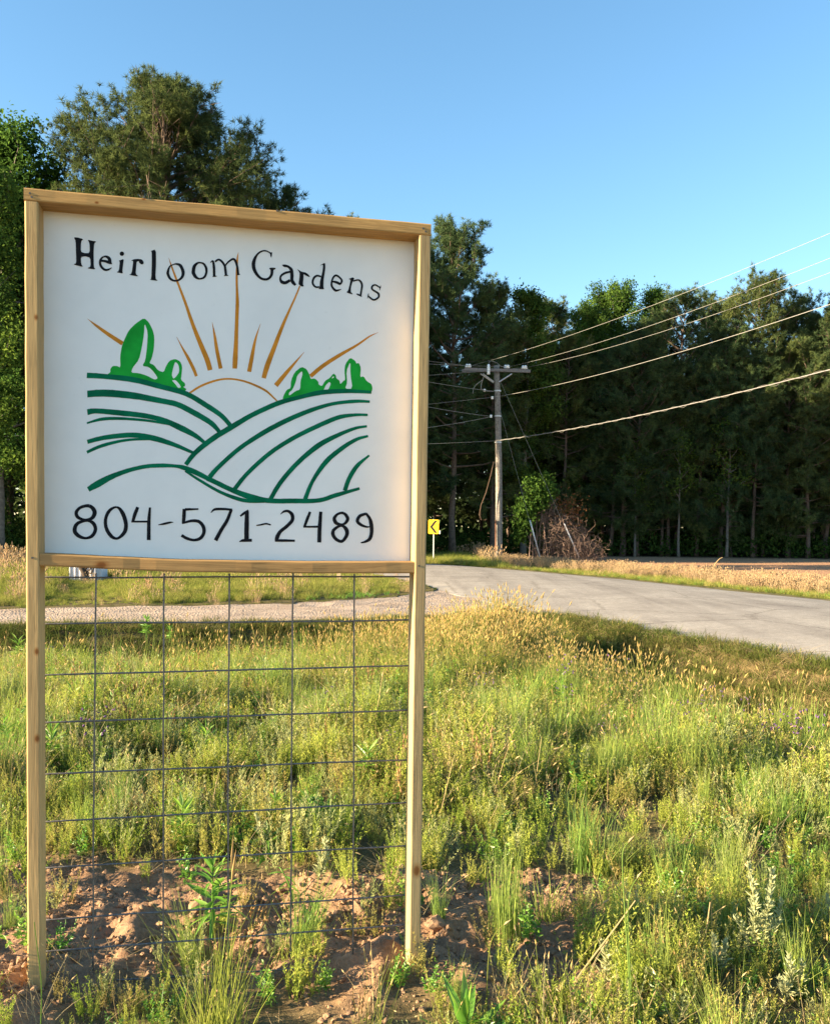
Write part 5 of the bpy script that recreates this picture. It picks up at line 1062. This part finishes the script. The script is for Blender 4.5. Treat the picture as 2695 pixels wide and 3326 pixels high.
clump('grass_clump', 2550, 2700, 120, 0.36, 0.004, 0.09, 0.16, 'grass clump near the right edge of the meadow', seed=8)
clump('grass_clump', 1010, 2620, 90, 0.30, 0.0036, 0.06, 0.2, 'spreading grass clump in the fifth wire column', seed=9)
clump('grass_clump', 205, 2510, 80, 0.26, 0.005, 0.05, 0.15, 'green grass clump just right of the left post', seed=10)
clump('grass_clump', 2650, 2420, 80, 0.40, 0.007, 0.06, 0.14, 'long bladed grass clump at the right edge by the ditch', seed=11)
# silvery stalks
m_pale = leaf_mat('woolly_pale_leaves', (0.40, 0.42, 0.22), (0.47, 0.47, 0.26), 0.35)
def stalk(px, py, hs, label, seed=0, m=m_pale):
    p = ground_at(px, py); rg = R_(800 + seed); o = empty('silvery_weed', tuple(p)); st_ = MB(); fo = MB()
    for h, lx in hs:
        s = np.linspace(0, 1, 6)[:, None]; P = np.array([lx, rg.normal(0, 0.02), h]) * s; P[:, 0] += 0.02 * np.sin(s[:, 0] * 3); st_.tube(P, np.linspace(0.0035, 0.0015, 6), 5)
        n = int(h * 620); t = rg.uniform(0.12, 1, n); c = np.stack([np.interp(t, s[:, 0], P[:, k]) for k in range(3)], -1); az = rg.uniform(0, 6.28, n); el = 0.55 + 0.5 * t + rg.normal(0, 0.25, n)
        leaves(fo, rg, c, np.stack([np.cos(az) * np.cos(el), np.sin(az) * np.cos(el), np.sin(el)], -1), (0.055 - 0.035 * t) * rg.uniform(0.7, 1.2, n), 0.0075, a=rg.uniform(0.75, 1.25, n))
    st_.build('stems', [m], o); fo.build('foliage', [m], o); return tag(o, label, 'weed', 'silvery weeds')
stalk(2440, 3125, [(0.36, -0.03), (0.35, 0.05), (0.22, 0.1), (0.16, -0.07)], 'tallest silvery weed with two pale spikes at lower right', 1)
stalk(2545, 3260, [(0.17, 0), (0.14, 0.05), (0.1, -0.04)], 'small silvery weed near the bottom right corner', 2)
stalk(1960, 3190, [(0.14, -0.02), (0.11, 0.03), (0.09, 0.0)], 'pale fuzzy low weed on the soil at bottom centre right', 3)
stalk(600, 2720, [(0.2, 0.02), (0.18, -0.03)], 'silvery weed behind the second vertical wire above the soil', 4); stalk(830, 2790, [(0.2, 0.0), (0.16, 0.04)], 'silvery weed beside the green rosette behind the wire', 5)
stalk(1030, 2860, [(0.16, 0.02), (0.12, 0.0)], 'silvery weed at the back edge of the soil in the fifth column', 6); stalk(2680, 3050, [(0.16, 0), (0.12, 0.03)], 'silvery weed cut by the right edge low down', 7)
stalk(2300, 3180, [(0.16, 0.0), (0.13, 0.05)], 'silvery weed left of the tallest one at lower right', 8)
# loose dry stalks
def dry(name, pts, r, label, m=m_straw, bud=False):
    p0 = ground_at(*pts[0][:2]); P = [p0] + [ony(px, py, p0[1] + dy) for px, py, dy in pts[1:]]; P = np.array(P); o = empty(name, tuple(p0)); mb = MB()
    t = np.linspace(0, 1, 14); tt = np.linspace(0, 1, len(P)); Q_ = np.stack([np.interp(t, tt, P[:, k]) for k in range(3)], -1)
    for _ in range(2): Q_[1:-1] = (Q_[:-2] + 2 * Q_[1:-1] + Q_[2:]) / 4
    mb.tube(Q_ - p0, np.linspace(r, r * 0.6, 14), 5); mb.build('stalk', [m], o)
    if bud: mb = MB(); spindle(mb, [Q_[-1] - p0], [Q_[-1] - Q_[-2]], 0.03, 0.0045, 0, R_(5)); mb.build('bud', [m_straw], o)
    return tag(o, label, 'stalk')
dry('dry_stalk', [(1795, 3290, 0), (1900, 3140, 0.06), (2000, 3010, 0.1), (2062, 2925, 0.12)], 0.0035, 'long pale dry stalk slanting up to the right at lower right')
dry('dry_stalk', [(1845, 3130, 0), (1880, 3020, 0), (1915, 2960, 0), (1955, 2935, 0)], 0.002, 'short curved stalk with a bud left of the long slanting stalk', m_gblade, True)
dry('green_stem', [(2045, 3400, 0), (2045, 3200, 0.0), (2030, 2990, 0), (2018, 2800, 0.0), (2022, 2755, 0), (2038, 2738, 0)], 0.0024, 'tallest thin green stem with curved bud at lower right', m_rush, True)
dry('green_stem', [(2055, 3330, 0), (2042, 3100, 0.0), (2036, 2950, 0), (2048, 2880, 0), (2066, 2855, 0)], 0.002, 'thin green stem with drooping bud beside the tallest stem', m_rush, True)
dry('dry_stalk', [(1580, 3290, 0), (1582, 3160, 0), (1590, 3060, 0), (1615, 3020, 0), (1635, 3005, 0)], 0.0018, 'thin curved stem right of the right post base', m_gblade, True)
dry('dry_stalk', [(2275, 3110, 0), (2295, 3010, 0), (2305, 2930, 0)], 0.003, 'upright pale dead stalk left of the silvery spikes')
dry('dry_stalk', [(210, 2945, 0), (300, 2925, 0.05), (340, 2920, 0.06)], 0.004, 'short stick lying on the soil left of the first wire')
dry('dry_stalk', [(130, 3400, 0), (138, 3200, 0), (118, 3050, 0), (112, 2995, 0)], 0.002, 'single green grass stem crossing the foot of the left post', m_rush)
dry('dry_branch', [(2310, 1862, 0), (2318, 1835, 0), (2335, 1815, 0), (2345, 1811, 0)], 0.02, 'forked dry branch standing in the tan verge', m_straw)
# sprigs lying on the soil near the right post
def sprig(px, pts, label, seed):
    p0 = ground_at(*px); rg = R_(850 + seed); o = empty('dry_sprig', tuple(p0)); P = np.array([p0] + [ony(a, b_, p0[1]) for a, b_ in pts]) - p0; mb = MB(); mb.tube(P, 0.002, 4); mb.build('stem', [m_silver], o)
    mb = MB(); n = 90; t = rg.uniform(0.2, 1, n) * (len(P) - 1); c = np.stack([np.interp(t, np.arange(len(P)), P[:, k]) for k in range(3)], -1); leaves(mb, rg, c, rdirs(rg, n) + unit(P[-1])[None] * 0.8, 0.022, 0.006, a=rg.uniform(0.8, 1.2, n)); mb.build('foliage', [m_silver], o); return tag(o, label, 'sprig')
sprig((1592, 3150), [(1610, 3110), (1640, 3085), (1672, 3052)], 'pale dry sprig rising from the soil right of the right post', 1)
sprig((1625, 3105), [(1660, 3110), (1690, 3140)], 'pale dry sprig bending down right of the right post', 2)
sprig((1715, 3200), [(1730, 3165), (1765, 3145)], 'small pale sprig on the soil below the upright grass clump', 3)
# stones and clods one can point to
m_clod = protos['clod'][0].data.materials[0]; m_stone = plain('white_quartz', (0.6, 0.56, 0.5), 0.7, 0, 30, 0.15)
for q, (px, py, r, m, nm, lab) in enumerate([(2095, 2960, 0.045, m_clod, 'soil_clod', 'large brown clod in the shade behind the slanting stalk'), (1960, 3300, 0.011, m_stone, 'pebble', 'largest white pebble near the bottom edge'), (1935, 3305, 0.007, m_stone, 'pebble', 'small white pebble left of the largest one'), (1985, 3298, 0.007, m_stone, 'pebble', 'small white pebble right of the largest one'),
        (640, 2955, 0.03, m_clod, 'soil_clod', 'round clod of soil behind the second vertical wire'), (1415, 3010, 0.035, m_clod, 'soil_clod', 'clod of soil just right of the right post'), (1300, 3090, 0.03, m_clod, 'soil_clod', 'clod on the mound at the foot of the right post')]):
    p = ground_at(px, py); o = bpy.data.objects.new(nm, protos['clod'][q % 5].data.copy()); COL.objects.link(o); o.data.materials.clear(); o.data.materials.append(m); o.location = (p[0], p[1], p[2] + r * 0.35); o.scale = (r, r, r); o.rotation_euler = (0, 0, q); tag(o, lab, 'stone' if nm == 'pebble' else 'clod')
